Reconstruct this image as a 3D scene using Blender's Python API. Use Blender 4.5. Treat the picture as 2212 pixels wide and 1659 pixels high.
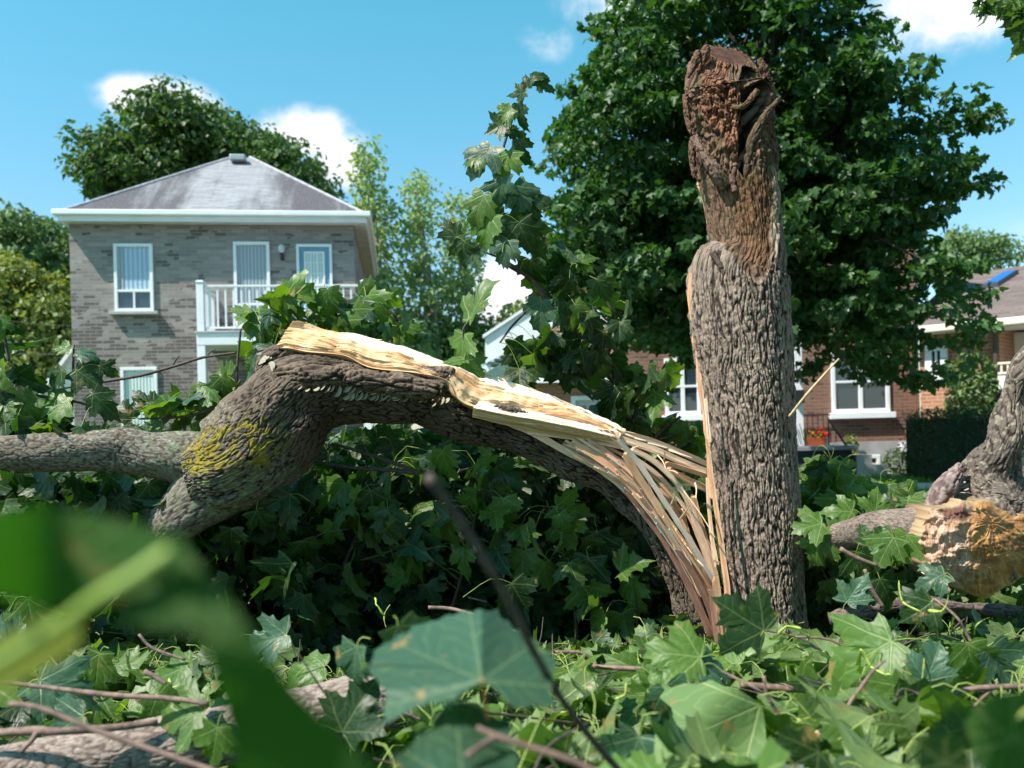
import bpy, math
import numpy as np
from mathutils import Vector, Matrix
rng = np.random.default_rng(11)
R_ = math.radians
for o in list(bpy.data.objects): bpy.data.objects.remove(o)
S = bpy.context.scene
COL = S.collection
# ------------------------------------------------------------------ camera
CAMH, FPX, CX, HY, ROLL = 1.15, 1843.0, 1106.0, 925.0, R_(1.5)
cam_d = bpy.data.cameras.new('camera'); cam = bpy.data.objects.new('camera', cam_d); COL.objects.link(cam)
cam_d.sensor_width = 36; cam_d.lens = 30.0; cam_d.shift_y = (HY-829.5)/2212
cam_d.clip_start = .02; cam_d.clip_end = 2000
cam_d.dof.use_dof = True; cam_d.dof.focus_distance = 3.75; cam_d.dof.aperture_fstop = 2.8
RIGHT = np.array([math.cos(ROLL), 0, -math.sin(ROLL)]); UP = np.array([math.sin(ROLL), 0, math.cos(ROLL)])
CAM = np.array([0, 0, CAMH])
m = Matrix(((RIGHT[0], UP[0], 0, 0), (0, 0, -1, 0), (RIGHT[2], UP[2], 0, CAMH), (0, 0, 0, 1)))
cam.matrix_world = m
S.camera = cam
# ------------------------------------------------------------------ sun and sky
SUN = np.array([-.50, -.30, .81]); SUN /= np.linalg.norm(SUN)
sl = bpy.data.lights.new('sun', 'SUN'); sl.energy = 4.9; sl.angle = R_(.5); sl.color = (1, .935, .85)
so = bpy.data.objects.new('sun', sl); COL.objects.link(so); so.location = (0, 0, 30)
so.rotation_euler = Vector(SUN).to_track_quat('Z', 'Y').to_euler()
S.view_settings.view_transform = 'Standard'; S.view_settings.look = 'None'
S.view_settings.exposure = 0.75; S.view_settings.gamma = 1
def P(px, py, D):
    """world point seen at (px, py) of the 2212 px wide photograph, D metres in front of the camera"""
    return CAM + RIGHT*((px-CX)/FPX*D) + UP*((HY-py)/FPX*D) + np.array([0, D, 0.])
class NT:
    def __init__(s, tree): s.t = tree; s.t.nodes.clear()
    def n(s, ty, ins=None, **kw):
        nd = s.t.nodes.new(ty)
        for k, v in kw.items(): setattr(nd, k, v)
        for k, v in (ins or {}).items():
            sk = nd.inputs[k]
            if isinstance(v, bpy.types.NodeSocket): s.t.links.new(v, sk)
            else:
                if sk.type == 'RGBA' and not isinstance(v, (int, float)) and len(v) == 3: v = (*v, 1)
                sk.default_value = v
        return nd
    def m(s, op, a, b=None, c=None, clamp=False):
        ins = {0: a}
        if b is not None: ins[1] = b
        if c is not None: ins[2] = c
        nd = s.n('ShaderNodeMath', ins, operation=op); nd.use_clamp = clamp
        return nd.outputs[0]
    def mix(s, f, a, b, bt='MIX'):
        nd = s.n('ShaderNodeMix', data_type='RGBA', blend_type=bt)
        for i, v in ((0, f), (6, a), (7, b)):
            if isinstance(v, bpy.types.NodeSocket): s.t.links.new(v, nd.inputs[i])
            else: nd.inputs[i].default_value = v if isinstance(v, (int, float)) else (*v[:3], 1)
        return nd.outputs[2]
    def ramp(s, f, a, b, lo=0., hi=1.):
        return s.n('ShaderNodeMapRange', {0: f, 1: a, 2: b, 3: lo, 4: hi}, interpolation_type='SMOOTHSTEP').outputs[0]
W = bpy.data.worlds.new('World'); S.world = W; W.use_nodes = True
nt = NT(W.node_tree)
sky = nt.n('ShaderNodeTexSky', sky_type='NISHITA'); sky.sun_disc = False
sky.sun_elevation = math.asin(SUN[2]); sky.sun_rotation = math.atan2(SUN[0], SUN[1])
sky.air_density = 1.0; sky.dust_density = .6; sky.ozone_density = 1.5
tc = nt.n('ShaderNodeTexCoord').outputs['Generated']
el = nt.n('ShaderNodeSeparateXYZ', {0: tc}).outputs[2]
tint = nt.mix(1.0, sky.outputs[0], nt.mix(nt.ramp(el, .02, .58), (1.30, 1.42, 1.48), (.72, 2.06, 1.74)), 'MULTIPLY')
nz = nt.n('ShaderNodeTexNoise', {'Vector': tc, 'Scale': 9.0, 'Detail': 8.0, 'Roughness': .6}).outputs[0]
nz2 = nt.n('ShaderNodeTexNoise', {'Vector': tc, 'Scale': 3.0, 'Detail': 5.0, 'Roughness': .6}).outputs[0]
tot = None
for px, py, sx, sz, amp in ((335, 215, .080, .026, 1.05), (655, 290, .068, .034, 1.1), (740, 345, .05, .04, 1.15), (2050, 30, .09, .05, .95), (1180, 92, .05, .03, .6),
                            (1090, 640, .05, .07, 1.1), (850, 285, .03, .03, .35), (2190, 520, .3, .05, .4), (1320, -20, .08, .05, .8), (60, 620, .3, .08, .45), (30, 200, .03, .02, .4)):
    d = P(px, py, 1.) - CAM; d /= np.linalg.norm(d)
    v = nt.n('ShaderNodeVectorMath', {0: tc, 1: tuple(d)}, operation='SUBTRACT').outputs[0]
    v = nt.n('ShaderNodeVectorMath', {0: v, 1: (1/sx, 1/sx, 1/sz)}, operation='MULTIPLY').outputs[0]
    l = nt.n('ShaderNodeVectorMath', {0: v}, operation='LENGTH').outputs[1]
    k = nt.m('MULTIPLY', nt.ramp(l, 1.5, 0.), amp)
    tot = k if tot is None else nt.m('MAXIMUM', tot, k)
cl = nt.ramp(nt.m('MULTIPLY', tot, nt.m('ADD', nt.ramp(nz, .25, .75, .1, 1.25), nt.m('MULTIPLY', nz2, .35))), .22, .85)
skyc = nt.mix(cl, tint, (9.2, 9.2, 9.7))
bg = nt.n('ShaderNodeBackground', {0: skyc, 1: .08})
nt.n('ShaderNodeOutputWorld', {0: bg.outputs[0]})
# ------------------------------------------------------------------ helpers
PERM = np.random.default_rng(3).permutation(512).astype(np.int64)
PERM = np.concatenate([PERM % 256, PERM % 256, PERM % 256])
GR = np.random.default_rng(5).normal(size=(256, 3)); GR /= np.linalg.norm(GR, axis=1)[:, None]
def pn(x, y, z=0., seed=0):
    x, y, z = np.broadcast_arrays(np.asarray(x, float), np.asarray(y, float), np.asarray(z, float))
    x = x+seed*17.3; y = y+seed*5.7
    xi, yi, zi = (np.floor(a).astype(np.int64) for a in (x, y, z)); xf, yf, zf = x-xi, y-yi, z-zi
    f = lambda t: t*t*t*(t*(t*6-15)+10)
    u, v, w = f(xf), f(yf), f(zf); out = 0
    for i in (0, 1):
        for j in (0, 1):
            for k in (0, 1):
                h = PERM[PERM[PERM[(xi+i) & 255]+((yi+j) & 255)]+((zi+k) & 255)]
                g = GR[h]
                d = g[..., 0]*(xf-i)+g[..., 1]*(yf-j)+g[..., 2]*(zf-k)
                out = out + d*(u if i else 1-u)*(v if j else 1-v)*(w if k else 1-w)
    return out*1.7
def fbm(x, y, z=0., o=4, seed=0):
    a, s = 0, 1.
    for i in range(o): a = a+s*pn(x*2**i, y*2**i, np.asarray(z)*2**i, seed+i*3); s *= .5
    return a
def sst(a, b, x):
    t = np.clip((x-a)/(b-a), 0, 1); return t*t*(3-2*t)
def lerp(a, b, t): return a+(b-a)*t
def cmix(a, b, t):
    t = np.asarray(t)[..., None]; return np.asarray(a)*(1-t)+np.asarray(b)*t
def tag(o, label=None, cat=None, group=None, kind=None):
    if label: o['label'] = label
    if cat: o['category'] = cat
    if group: o['group'] = group
    if kind: o['kind'] = kind
    return o
def empty(name, loc, label, cat, rz=0, group=None):
    o = bpy.data.objects.new(name, None); COL.objects.link(o); o.location = tuple(loc); o.rotation_euler = (0, 0, rz)
    o.empty_display_size = .2
    return tag(o, label, cat, group)
def mk(name, V, F, mats, parent=None, world=True, loc=None, uv=None, col=None, smooth=True, mi=None, tintv=None):
    """V (n,3); F list of integer arrays (m,k)"""
    V = np.asarray(V, float).reshape(-1, 3)
    if isinstance(F, np.ndarray): F = [F]
    F = [np.asarray(f, np.int64) for f in F if len(f)]
    off = np.zeros(3)
    if world:
        if parent is not None:
            p = parent
            while p is not None: off = off+np.array(p.location); p = p.parent
        elif loc is not None: off = np.asarray(loc, float)
    V = V-off
    me = bpy.data.meshes.new(name)
    nv = len(V); me.vertices.add(nv); me.vertices.foreach_set('co', V.astype(np.float32).ravel())
    li = np.concatenate([f.ravel() for f in F]); tot = np.concatenate([np.full(len(f), f.shape[1]) for f in F])
    me.loops.add(len(li)); me.loops.foreach_set('vertex_index', li.astype(np.int32))
    me.polygons.add(len(tot)); st = np.concatenate([[0], np.cumsum(tot)[:-1]])
    me.polygons.foreach_set('loop_start', st.astype(np.int32)); me.polygons.foreach_set('loop_total', tot.astype(np.int32))
    if mi is not None: me.polygons.foreach_set('material_index', np.asarray(mi, np.int32))
    me.polygons.foreach_set('use_smooth', np.full(len(tot), bool(smooth)))
    for mt in (mats if isinstance(mats, (list, tuple)) else [mats]): me.materials.append(mt)
    me.update(calc_edges=True)
    if uv is not None:
        l = me.uv_layers.new(name='UVMap'); l.data.foreach_set('uv', np.asarray(uv, np.float32)[li].ravel())
    if col is not None:
        a = me.attributes.new('Col', 'FLOAT_COLOR', 'POINT'); c = np.ones((nv, 4), np.float32); c[:, :3] = col; a.data.foreach_set('color', c.ravel())
    if tintv is not None:
        a = me.attributes.new('tint', 'FLOAT', 'POINT'); a.data.foreach_set('value', np.asarray(tintv, np.float32).ravel())
    o = bpy.data.objects.new(name, me); COL.objects.link(o)
    if parent is not None: o.parent = parent
    elif world and loc is not None: o.location = tuple(off)
    return o
class MB:
    """collects simple solids in local coordinates"""
    def __init__(s): s.V = []; s.F = {}
    def add(s, vs, fs):
        b = len(s.V); s.V += [tuple(v) for v in vs]
        for f in fs: s.F.setdefault(len(f), []).append([i+b for i in f])
        return s
    def box(s, x0, x1, y0, y1, z0, z1):
        return s.add([(x0, y0, z0), (x1, y0, z0), (x1, y1, z0), (x0, y1, z0), (x0, y0, z1), (x1, y0, z1), (x1, y1, z1), (x0, y1, z1)],
                     [(0, 3, 2, 1), (4, 5, 6, 7), (0, 1, 5, 4), (1, 2, 6, 5), (2, 3, 7, 6), (3, 0, 4, 7)])
    def frame(s, x0, x1, z0, z1, w, y0, y1):
        s.box(x0, x1, y0, y1, z1-w, z1); s.box(x0, x1, y0, y1, z0, z0+w)
        s.box(x0, x0+w, y0, y1, z0+w, z1-w); return s.box(x1-w, x1, y0, y1, z0+w, z1-w)
    def bar(s, a, b, r, n=8, r2=None):
        a, b = np.array(a, float), np.array(b, float); t = b-a; t /= np.linalg.norm(t)
        u = np.cross(t, (0, 0, 1.) if abs(t[2]) < .9 else (1., 0, 0)); u /= np.linalg.norm(u); w = np.cross(t, u); r2 = r if r2 is None else r2
        vs = [c+(u*math.cos(i*2*math.pi/n)+w*math.sin(i*2*math.pi/n))*q for c, q in ((a, r), (b, r2)) for i in range(n)]
        return s.add(vs, [(i, (i+1) % n, n+(i+1) % n, n+i) for i in range(n)]+[tuple(range(n-1, -1, -1)), tuple(range(n, 2*n))])
    def lathe(s, c, prof, n=16):
        vs = []; 
        for r, z in prof: vs += [(c[0]+r*math.cos(i*2*math.pi/n), c[1]+r*math.sin(i*2*math.pi/n), c[2]+z) for i in range(n)]
        fs = [(k*n+i, k*n+(i+1) % n, (k+1)*n+(i+1) % n, (k+1)*n+i) for k in range(len(prof)-1) for i in range(n)]
        return s.add(vs, fs+[tuple(range(n-1, -1, -1)), tuple(range((len(prof)-1)*n, len(prof)*n))])
    def prism(s, poly, y0, y1):
        n = len(poly)
        return s.add([(x, y0, z) for x, z in poly]+[(x, y1, z) for x, z in poly],
                     [tuple(range(n)), tuple(range(2*n-1, n-1, -1))]+[(i, n+i, n+(i+1) % n, (i+1) % n) for i in range(n)])
    def build(s, name, mats, parent=None, smooth=False, bevel=0, loc=None):
        o = mk(name, s.V, [np.array(v) for v in s.F.values()], mats, parent, world=False, smooth=smooth)
        if loc is not None: o.location = tuple(loc)
        if bevel:
            md = o.modifiers.new('b', 'BEVEL'); md.width = bevel; md.segments = 2; md.limit_method = 'ANGLE'
        return o
def spline(pts, n):
    """Catmull-Rom through pts (k, d), resampled to n rows by arc length of the first three columns"""
    p = np.asarray(pts, float)
    if len(p) == 2: p = np.array([p[0], p[0]*.66+p[1]*.34, p[0]*.33+p[1]*.67, p[1]])
    q = np.vstack([2*p[0]-p[1], p, 2*p[-1]-p[-2]]); out = []
    m_ = max(8, int(4*n/len(p)))
    for i in range(1, len(q)-2):
        t = np.linspace(0, 1, m_, endpoint=False)[:, None]
        a, b, c, d = q[i-1], q[i], q[i+1], q[i+2]
        out.append(.5*((2*b)+(-a+c)*t+(2*a-5*b+4*c-d)*t*t+(-a+3*b-3*c+d)*t**3))
    out.append(p[-1:]); o = np.vstack(out)
    L = np.concatenate([[0], np.cumsum(np.linalg.norm(np.diff(o[:, :3], axis=0), axis=1))])
    s = np.linspace(0, L[-1], n)
    return np.stack([np.interp(s, L, o[:, k]) for k in range(o.shape[1])], 1), s
def frames(C, ref=(0, -1., 0)):
    T = np.gradient(C, axis=0); T /= np.linalg.norm(T, axis=1)[:, None]+1e-12
    N = np.zeros_like(C); r = np.array(ref, float)
    r = r-T[0]*(r@T[0])
    if np.linalg.norm(r) < .1: r = np.array([0, 0, 1.])-T[0]*T[0][2]
    for i in range(len(C)):
        r = r-T[i]*(r@T[i]); r /= np.linalg.norm(r); N[i] = r
    return T, N, np.cross(T, N)
def grid_faces(nl, na, wrap=True):
    i = np.arange(nl-1)[:, None]; j = np.arange(na if wrap else na-1)[None, :]; j2 = (j+1) % na
    f = np.stack([i*na+j, (i+1)*na+j, (i+1)*na+j2, i*na+j2], -1)
    return f.reshape(-1, 4)
def tube(pts, n, na, disp=None, caps=True, ref=(0, -1., 0)):
    """pts (k,4): x,y,z,r -> dict of arrays"""
    Q, s = spline(pts, n); C = Q[:, :3]; Rr = np.maximum(Q[:, 3], 1e-4)
    T, N, B = frames(C, ref); th = np.arange(na)/na*2*math.pi
    TH, SS = np.meshgrid(th, s); RR = np.repeat(Rr[:, None], na, 1)
    D = disp(TH, SS, RR) if disp else 0
    dirs = np.cos(TH)[..., None]*N[:, None]+np.sin(TH)[..., None]*B[:, None]
    V = C[:, None]+dirs*(RR+D)[..., None]
    F = [grid_faces(n, na)]
    Vf = V.reshape(-1, 3)
    if caps:
        Vf = np.vstack([Vf, C[0], C[-1]]); k = np.arange(na); k2 = (k+1) % na; b = n*na
        F.append(np.stack([np.full(na, b), k, k2], 1)); F.append(np.stack([np.full(na, b+1), (n-1)*na+k2, (n-1)*na+k], 1))
    uv = np.stack([(TH*RR).ravel(), SS.ravel()], 1)
    if caps: uv = np.vstack([uv, [[0, s[0]], [0, s[-1]]]])
    return dict(V=Vf, F=F, uv=uv, TH=TH, S=SS, R=RR, C=C, N=N, B=B, T=T, D=D, G=V, n=n, na=na)
def pxpath(pts):
    """(px, py, D, r_px) -> world (x,y,z,r)"""
    return np.array([[*P(a, b, d), r*d/FPX] for a, b, d, r in pts])
def join(parts):
    V, F, uv, ex, b = [], {}, [], [], 0
    for p in parts:
        V.append(p['V'])
        for f in p['F']:
            if len(f): F.setdefault(f.shape[1], []).append(f+b)
        uv.append(p['uv']); b += len(p['V'])
        ex.append(p.get('tint', np.full(len(p['V']), .5)))
    return np.vstack(V), [np.vstack(v) for v in F.values()], np.vstack(uv), np.concatenate(ex)
# ------------------------------------------------------------------ materials
MATS = {}
def material(name, fn):
    if name in MATS: return MATS[name]
    mt = bpy.data.materials.new(name); mt.use_nodes = True; t = NT(mt.node_tree)
    sh = fn(t); t.n('ShaderNodeOutputMaterial', {0: sh}); MATS[name] = mt
    return mt
def pbr(t, col, rough=.6, bump=None, spec=.4, metal=0., strength=.5, dist=.01):
    ins = {'Base Color': col, 'Roughness': rough, 'Specular IOR Level': spec, 'Metallic': metal}
    if bump is not None: ins['Normal'] = t.n('ShaderNodeBump', {'Height': bump, 'Strength': strength, 'Distance': dist}).outputs[0]
    return t.n('ShaderNodeBsdfPrincipled', ins).outputs[0]
def plain(name, c, rough=.5, var=.12, scale=3., spec=.4, metal=0., bumpd=.002):
    def f(t):
        tc = t.n('ShaderNodeTexCoord').outputs['Object']
        a = t.n('ShaderNodeTexNoise', {'Vector': tc, 'Scale': scale, 'Detail': 6.}).outputs[0]
        b = t.n('ShaderNodeTexNoise', {'Vector': tc, 'Scale': scale*14, 'Detail': 3.}).outputs[0]
        k = t.ramp(a, .3, .7); cc = t.mix(k, tuple(x*(1-var) for x in c), tuple(min(1, x*(1+var)) for x in c))
        return pbr(t, cc, rough, b, spec, metal, .3, bumpd)
    return material(name, f)
def barkmat(name='bark'):
    def f(t):
        uv = t.n('ShaderNodeUVMap').outputs[0]
        c = t.n('ShaderNodeAttribute', attribute_name='Col').outputs['Color']
        mp = t.n('ShaderNodeVectorMath', {0: uv, 1: (1., .35, 1.)}, operation='MULTIPLY').outputs[0]
        a = t.n('ShaderNodeTexNoise', {'Vector': mp, 'Scale': 140., 'Detail': 5., 'Roughness': .65}).outputs[0]
        b = t.n('ShaderNodeTexNoise', {'Vector': uv, 'Scale': 22., 'Detail': 4.}).outputs[0]
        k = t.m('ADD', t.ramp(a, .25, .75, .62, 1.3), t.ramp(b, .3, .7, -.12, .12))
        cc = t.mix(1., t.mix(1., c, (.80, .76, .74), 'MULTIPLY'), t.n('ShaderNodeCombineColor', {0: k, 1: k, 2: k}).outputs[0], 'MULTIPLY')
        return pbr(t, cc, .82, a, .25, 0, .7, .006)
    return material(name, f)
def woodmat(name, c1, c2, c3=(.38, .17, .07), fib=1.):
    def f(t):
        uv = t.n('ShaderNodeUVMap').outputs[0]
        mp = t.n('ShaderNodeVectorMath', {0: uv, 1: (1., .045, 1.)}, operation='MULTIPLY').outputs[0]
        a = t.n('ShaderNodeTexNoise', {'Vector': mp, 'Scale': 260., 'Detail': 6., 'Roughness': .7}).outputs[0]
        b = t.n('ShaderNodeTexNoise', {'Vector': mp, 'Scale': 45., 'Detail': 3.}).outputs[0]
        d = t.n('ShaderNodeTexNoise', {'Vector': uv, 'Scale': 9., 'Detail': 4.}).outputs[0]
        cc = t.mix(t.ramp(t.m('ADD', t.m('MULTIPLY', b, .6), t.m('MULTIPLY', d, .4)), .38, .62), c1, c2)
        cc = t.mix(t.ramp(a, .62, .8, 0., .75*fib), cc, c3)
        return pbr(t, cc, .62, t.m('ADD', a, b), .3, 0, .8, .004)
    return material(name, f)
WOODS = [woodmat('pale_wood', (.93, .68, .49), (.84, .53, .35)), woodmat('orange_wood', (.84, .50, .31), (.70, .36, .20)),
         woodmat('silver_wood', (.72, .59, .51), (.56, .44, .38), (.3, .24, .2)), woodmat('brown_wood', (.40, .20, .14), (.26, .13, .10), (.12, .06, .04))]
def woodcolmat():
    def f(t):
        uv = t.n('ShaderNodeUVMap').outputs[0]
        c = t.n('ShaderNodeAttribute', attribute_name='Col').outputs['Color']
        mp = t.n('ShaderNodeVectorMath', {0: uv, 1: (.05, 1., 1.)}, operation='MULTIPLY').outputs[0]
        a = t.n('ShaderNodeTexNoise', {'Vector': mp, 'Scale': 240., 'Detail': 6., 'Roughness': .7}).outputs[0]
        cc = t.mix(t.ramp(a, .60, .8, 0., .5), c, (.34, .15, .06))
        return pbr(t, cc, .6, a, .3, 0, .8, .004)
    return material('torn_wood', f)
def leafmat(name, top, under, trans, spots=True, tr=.34, rough=.42, vein=.55, veins=True):
    def f(t):
        ti = t.n('ShaderNodeAttribute', attribute_name='tint').outputs['Fac']
        bf = t.n('ShaderNodeNewGeometry').outputs['Backfacing']
        c = t.mix(ti, tuple(x*.6 for x in top), tuple(min(1, x*1.45) for x in top))
        u = t.mix(ti, tuple(x*.75 for x in under), tuple(min(1, x*1.2) for x in under))
        cc = t.mix(bf, c, u)
        bump = None
        if veins:
            sp = t.n('ShaderNodeSeparateXYZ', {0: t.n('ShaderNodeUVMap').outputs[0]})
            ax = t.m('ABSOLUTE', sp.outputs[0]); y = sp.outputs[1]; ps, as_ = [], []
            for ang in (0, 51, 104):
                sn, cs = math.sin(R_(ang)), math.cos(R_(ang))
                a = t.m('ADD', t.m('MULTIPLY', ax, sn), t.m('MULTIPLY', y, cs))
                p = t.m('ABSOLUTE', t.m('SUBTRACT', t.m('MULTIPLY', ax, cs), t.m('MULTIPLY', y, sn)))
                p = t.m('ADD', p, t.m('MULTIPLY', t.m('LESS_THAN', a, 0.), 3.))
                ps.append(p); as_.append(a)
            p01 = t.m('MINIMUM', ps[0], ps[1]); k = t.m('LESS_THAN', ps[0], ps[1])
            a01 = t.m('ADD', t.m('MULTIPLY', as_[0], k), t.m('MULTIPLY', as_[1], t.m('SUBTRACT', 1., k)))
            pm = t.m('MINIMUM', p01, ps[2]); k = t.m('LESS_THAN', p01, ps[2])
            am = t.m('ADD', t.m('MULTIPLY', a01, k), t.m('MULTIPLY', as_[2], t.m('SUBTRACT', 1., k)))
            wmain = t.m('SUBTRACT', .026, t.m('MULTIPLY', am, .016))
            v1 = t.m('SUBTRACT', 1., t.ramp(t.m('DIVIDE', pm, wmain), .3, 1.))
            wob = t.n('ShaderNodeTexNoise', {'Vector': t.n('ShaderNodeUVMap').outputs[0], 'Scale': 3.2, 'Detail': 2.}).outputs[0]
            q = t.m('FRACT', t.m('ADD', t.m('MULTIPLY', t.m('SUBTRACT', am, t.m('MULTIPLY', pm, .8)), 5.5), t.m('MULTIPLY', wob, 2.2)))
            q = t.m('ABSOLUTE', t.m('SUBTRACT', q, .5)); v2 = t.m('SUBTRACT', 1., t.ramp(q, .02, .09))
            vv = t.m('MAXIMUM', v1, t.m('MULTIPLY', v2, .45))
            cc = t.mix(t.m('MULTIPLY', vv, vein), cc, (.42, .50, .20))
            bump = t.m('ADD', t.m('MULTIPLY', q, .8), t.m('MULTIPLY', v1, -1.))
            if spots:
                po = t.n('ShaderNodeTexCoord').outputs['Object']
                nz = t.n('ShaderNodeTexNoise', {'Vector': po, 'Scale': 16., 'Detail': 3.}).outputs[0]
                cc = t.mix(t.ramp(nz, .64, .70, 0., .8), cc, (.30, .20, .07))
                cc = t.mix(t.ramp(nz, .24, .38, .45, 0.), cc, (.20, .26, .05))
        b = pbr(t, cc, rough, bump, .35, 0, .35, .004)
        tl = t.n('ShaderNodeBsdfTranslucent', {0: trans}).outputs[0]
        return t.n('ShaderNodeMixShader', {0: tr, 1: b, 2: tl}).outputs[0]
    return material(name, f)
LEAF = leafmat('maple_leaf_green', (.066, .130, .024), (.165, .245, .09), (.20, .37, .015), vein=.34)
LEAFD = leafmat('maple_leaf_dark', (.017, .044, .012), (.055, .10, .040), (.05, .14, .008), vein=.22)  # darkened copy of the green leaf: shade of the heap put into its colour
LEAFB = leafmat('maple_leaf_bluish', (.034, .080, .045), (.13, .215, .125), (.07, .25, .03), tr=.2, vein=.2)
SEED = plain('seed_green', (.42, .52, .10), .5, .2, 60)
STEMG = plain('leaf_stalk', (.27, .34, .08), .5, .25, 40)
TWIG = plain('twig_bark', (.21, .135, .11), .7, .35, 60, bumpd=.003)
TWIGD = plain('dark_twig', (.085, .065, .055), .75, .3, 60, bumpd=.003)
BARK = barkmat()
# ------------------------------------------------------------------ leaves
half = np.array([(0, 0), (.08, -.06), (.22, -.11), (.38, -.12), (.55, -.10), (.51, .01), (.50, .10), (.63, .17), (.81, .24), (.77, .35), (.92, .50),
                 (.73, .52), (.68, .62), (.55, .57), (.45, .56), (.37, .56), (.37, .67), (.46, .78), (.31, .81), (.28, .92), (.13, .94), (0, 1.12)])
half[:, 0] *= .74
def outline(hi=True):
    h = half
    if not hi: h = half[[0, 2, 4, 6, 8, 10, 13, 15, 17, 19, 21]]
    return np.vstack([h, h[1:-1][::-1]*[-1, 1]])
def leaf_template(hi=True):
    o = outline(hi); c = np.array([0, .2]); n = len(o)
    if hi:
        rings = [c[None]]+[c+(o-c)*f for f in (.33, .68, 1.)]
    else: rings = [c[None], o]
    V = np.vstack(rings); k = np.arange(n); k2 = (k+1) % n
    tri = np.stack([np.zeros(n, int), 1+k, 1+k2], 1); quads = []
    for r in range(len(rings)-2):
        a, b = 1+r*n, 1+(r+1)*n
        quads.append(np.stack([a+k, b+k, b+k2, a+k2], 1))
    return V, tri, (np.vstack(quads) if quads else np.zeros((0, 4), int))
LT = {True: leaf_template(True), False: leaf_template(False)}
def unit(v): return v/(np.linalg.norm(v, axis=-1, keepdims=True)+1e-9)
def leafset(pos, tip, nrm, size, hi=True, fold=(.0, .75), droop=(-.1, 1.1), curl=(-.4, .9), tint=None):
    V0, tri, qd = LT[hi]; n = len(pos); m_ = len(V0)
    tip = unit(tip); nrm = unit(nrm-tip*np.sum(nrm*tip, 1, keepdims=True)); xd = np.cross(tip, nrm)
    x, y = V0[:, 0][None], V0[:, 1][None]
    u = lambda r: rng.uniform(*r, size=(n, 1))
    fo, dr, cu, tw = u(fold), u(droop), u(curl), u((-.35, .35)); ph = rng.uniform(0, 6.28, (n, 2, 1))
    sk = u((-.12, .12)); wx = u((.85, 1.12))
    r2 = x*x+(y-.2)**2; t0 = np.arctan2(x, y-.2); g = 1+np.minimum(1, r2*5)*(.10*np.sin(2*t0+ph[:, 0])+.08*np.sin(5*t0+ph[:, 1])+.05*np.sin(11*t0+ph[:, 0]*2))
    x, y = x*g, .2+(y-.2)*g; X = x*wx+sk*y*y
    z = fo*np.abs(x)-dr*.55*y*y-cu*x*x+tw*x*y+.05*np.sin(9*x+ph[:, 0])*np.sin(8*y+ph[:, 1])*np.minimum(1, r2*4)
    z = z-.3*np.maximum(0, r2-.3)*u((-.6, 2.2))*(1+.6*np.sin(5*x+ph[:, 0]))
    s = np.asarray(size).reshape(-1, 1, 1)
    # foreshorten a little where it bends
    Y = y*(1-.12*dr)
    V = pos[:, None]+s*(X[..., None]*xd[:, None]+Y[..., None]*tip[:, None]+z[..., None]*nrm[:, None])
    off = (np.arange(n)*m_)[:, None, None]
    F = [(tri[None]+off).reshape(-1, 3)]
    if len(qd): F.append((qd[None]+off).reshape(-1, 4))
    uv = np.tile(V0, (n, 1)); tv = rng.uniform(0, 1, n) if tint is None else np.asarray(tint)
    return dict(V=V.reshape(-1, 3), F=F, uv=uv, tint=np.repeat(tv, m_))
def stalk(a, b, r=.0010, sag=.25, n=6, na=5):
    a, b = np.array(a), np.array(b); d = np.linalg.norm(b-a); mid = (a+b)/2+np.array([0, 0, 1.])*d*sag+rng.normal(size=3)*d*.08
    return tube(np.array([[*a, r*1.3], [*mid, r], [*b, r]]), n, na, caps=False)
def add_leaf(parent, base, tip, nrm, size, mt, origin=None, name='leaf', **kw):
    """one leaf with its stalk as a part of its branch"""
    L = leafset(np.array([base]), np.array([tip], float), np.array([nrm], float), [size], True, **kw); L['m'] = 0
    parts = [L]
    if origin is not None: parts.append(stalk(origin, base, r=.0011+.0025*size))
    V, F, uv, tv = join(parts); mi = []
    c3 = np.vstack(F) if False else None
    for f in F: mi += [0 if q[0] < len(L['V']) else 1 for q in f]
    return mk(name, V, F, [mt, STEMG], parent, uv=uv, tintv=tv, mi=mi)
def rdir(n, bias=(0, 0, 0), s=1.):
    return unit(rng.normal(size=(n, 3))*s+np.array(bias, float))
def twig(name, pts, mt, parent=None, n=None, na=8, loc=None, bumpy=.12):
    W_ = pxpath(pts) ; L = np.linalg.norm(np.diff(W_[:, :3], axis=0), axis=1).sum(); n = n or max(12, int(L/.012))
    def d(TH, SS, RR): return RR*bumpy*(pn(SS*40, TH*1.1, 0, 4)+np.maximum(0, np.sin(SS*2*math.pi/.09+2)-.86)*4)
    t = tube(W_, n, na, d)
    return mk(name, t['V'], t['F'], mt, parent, uv=t['uv'], loc=loc), t
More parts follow.
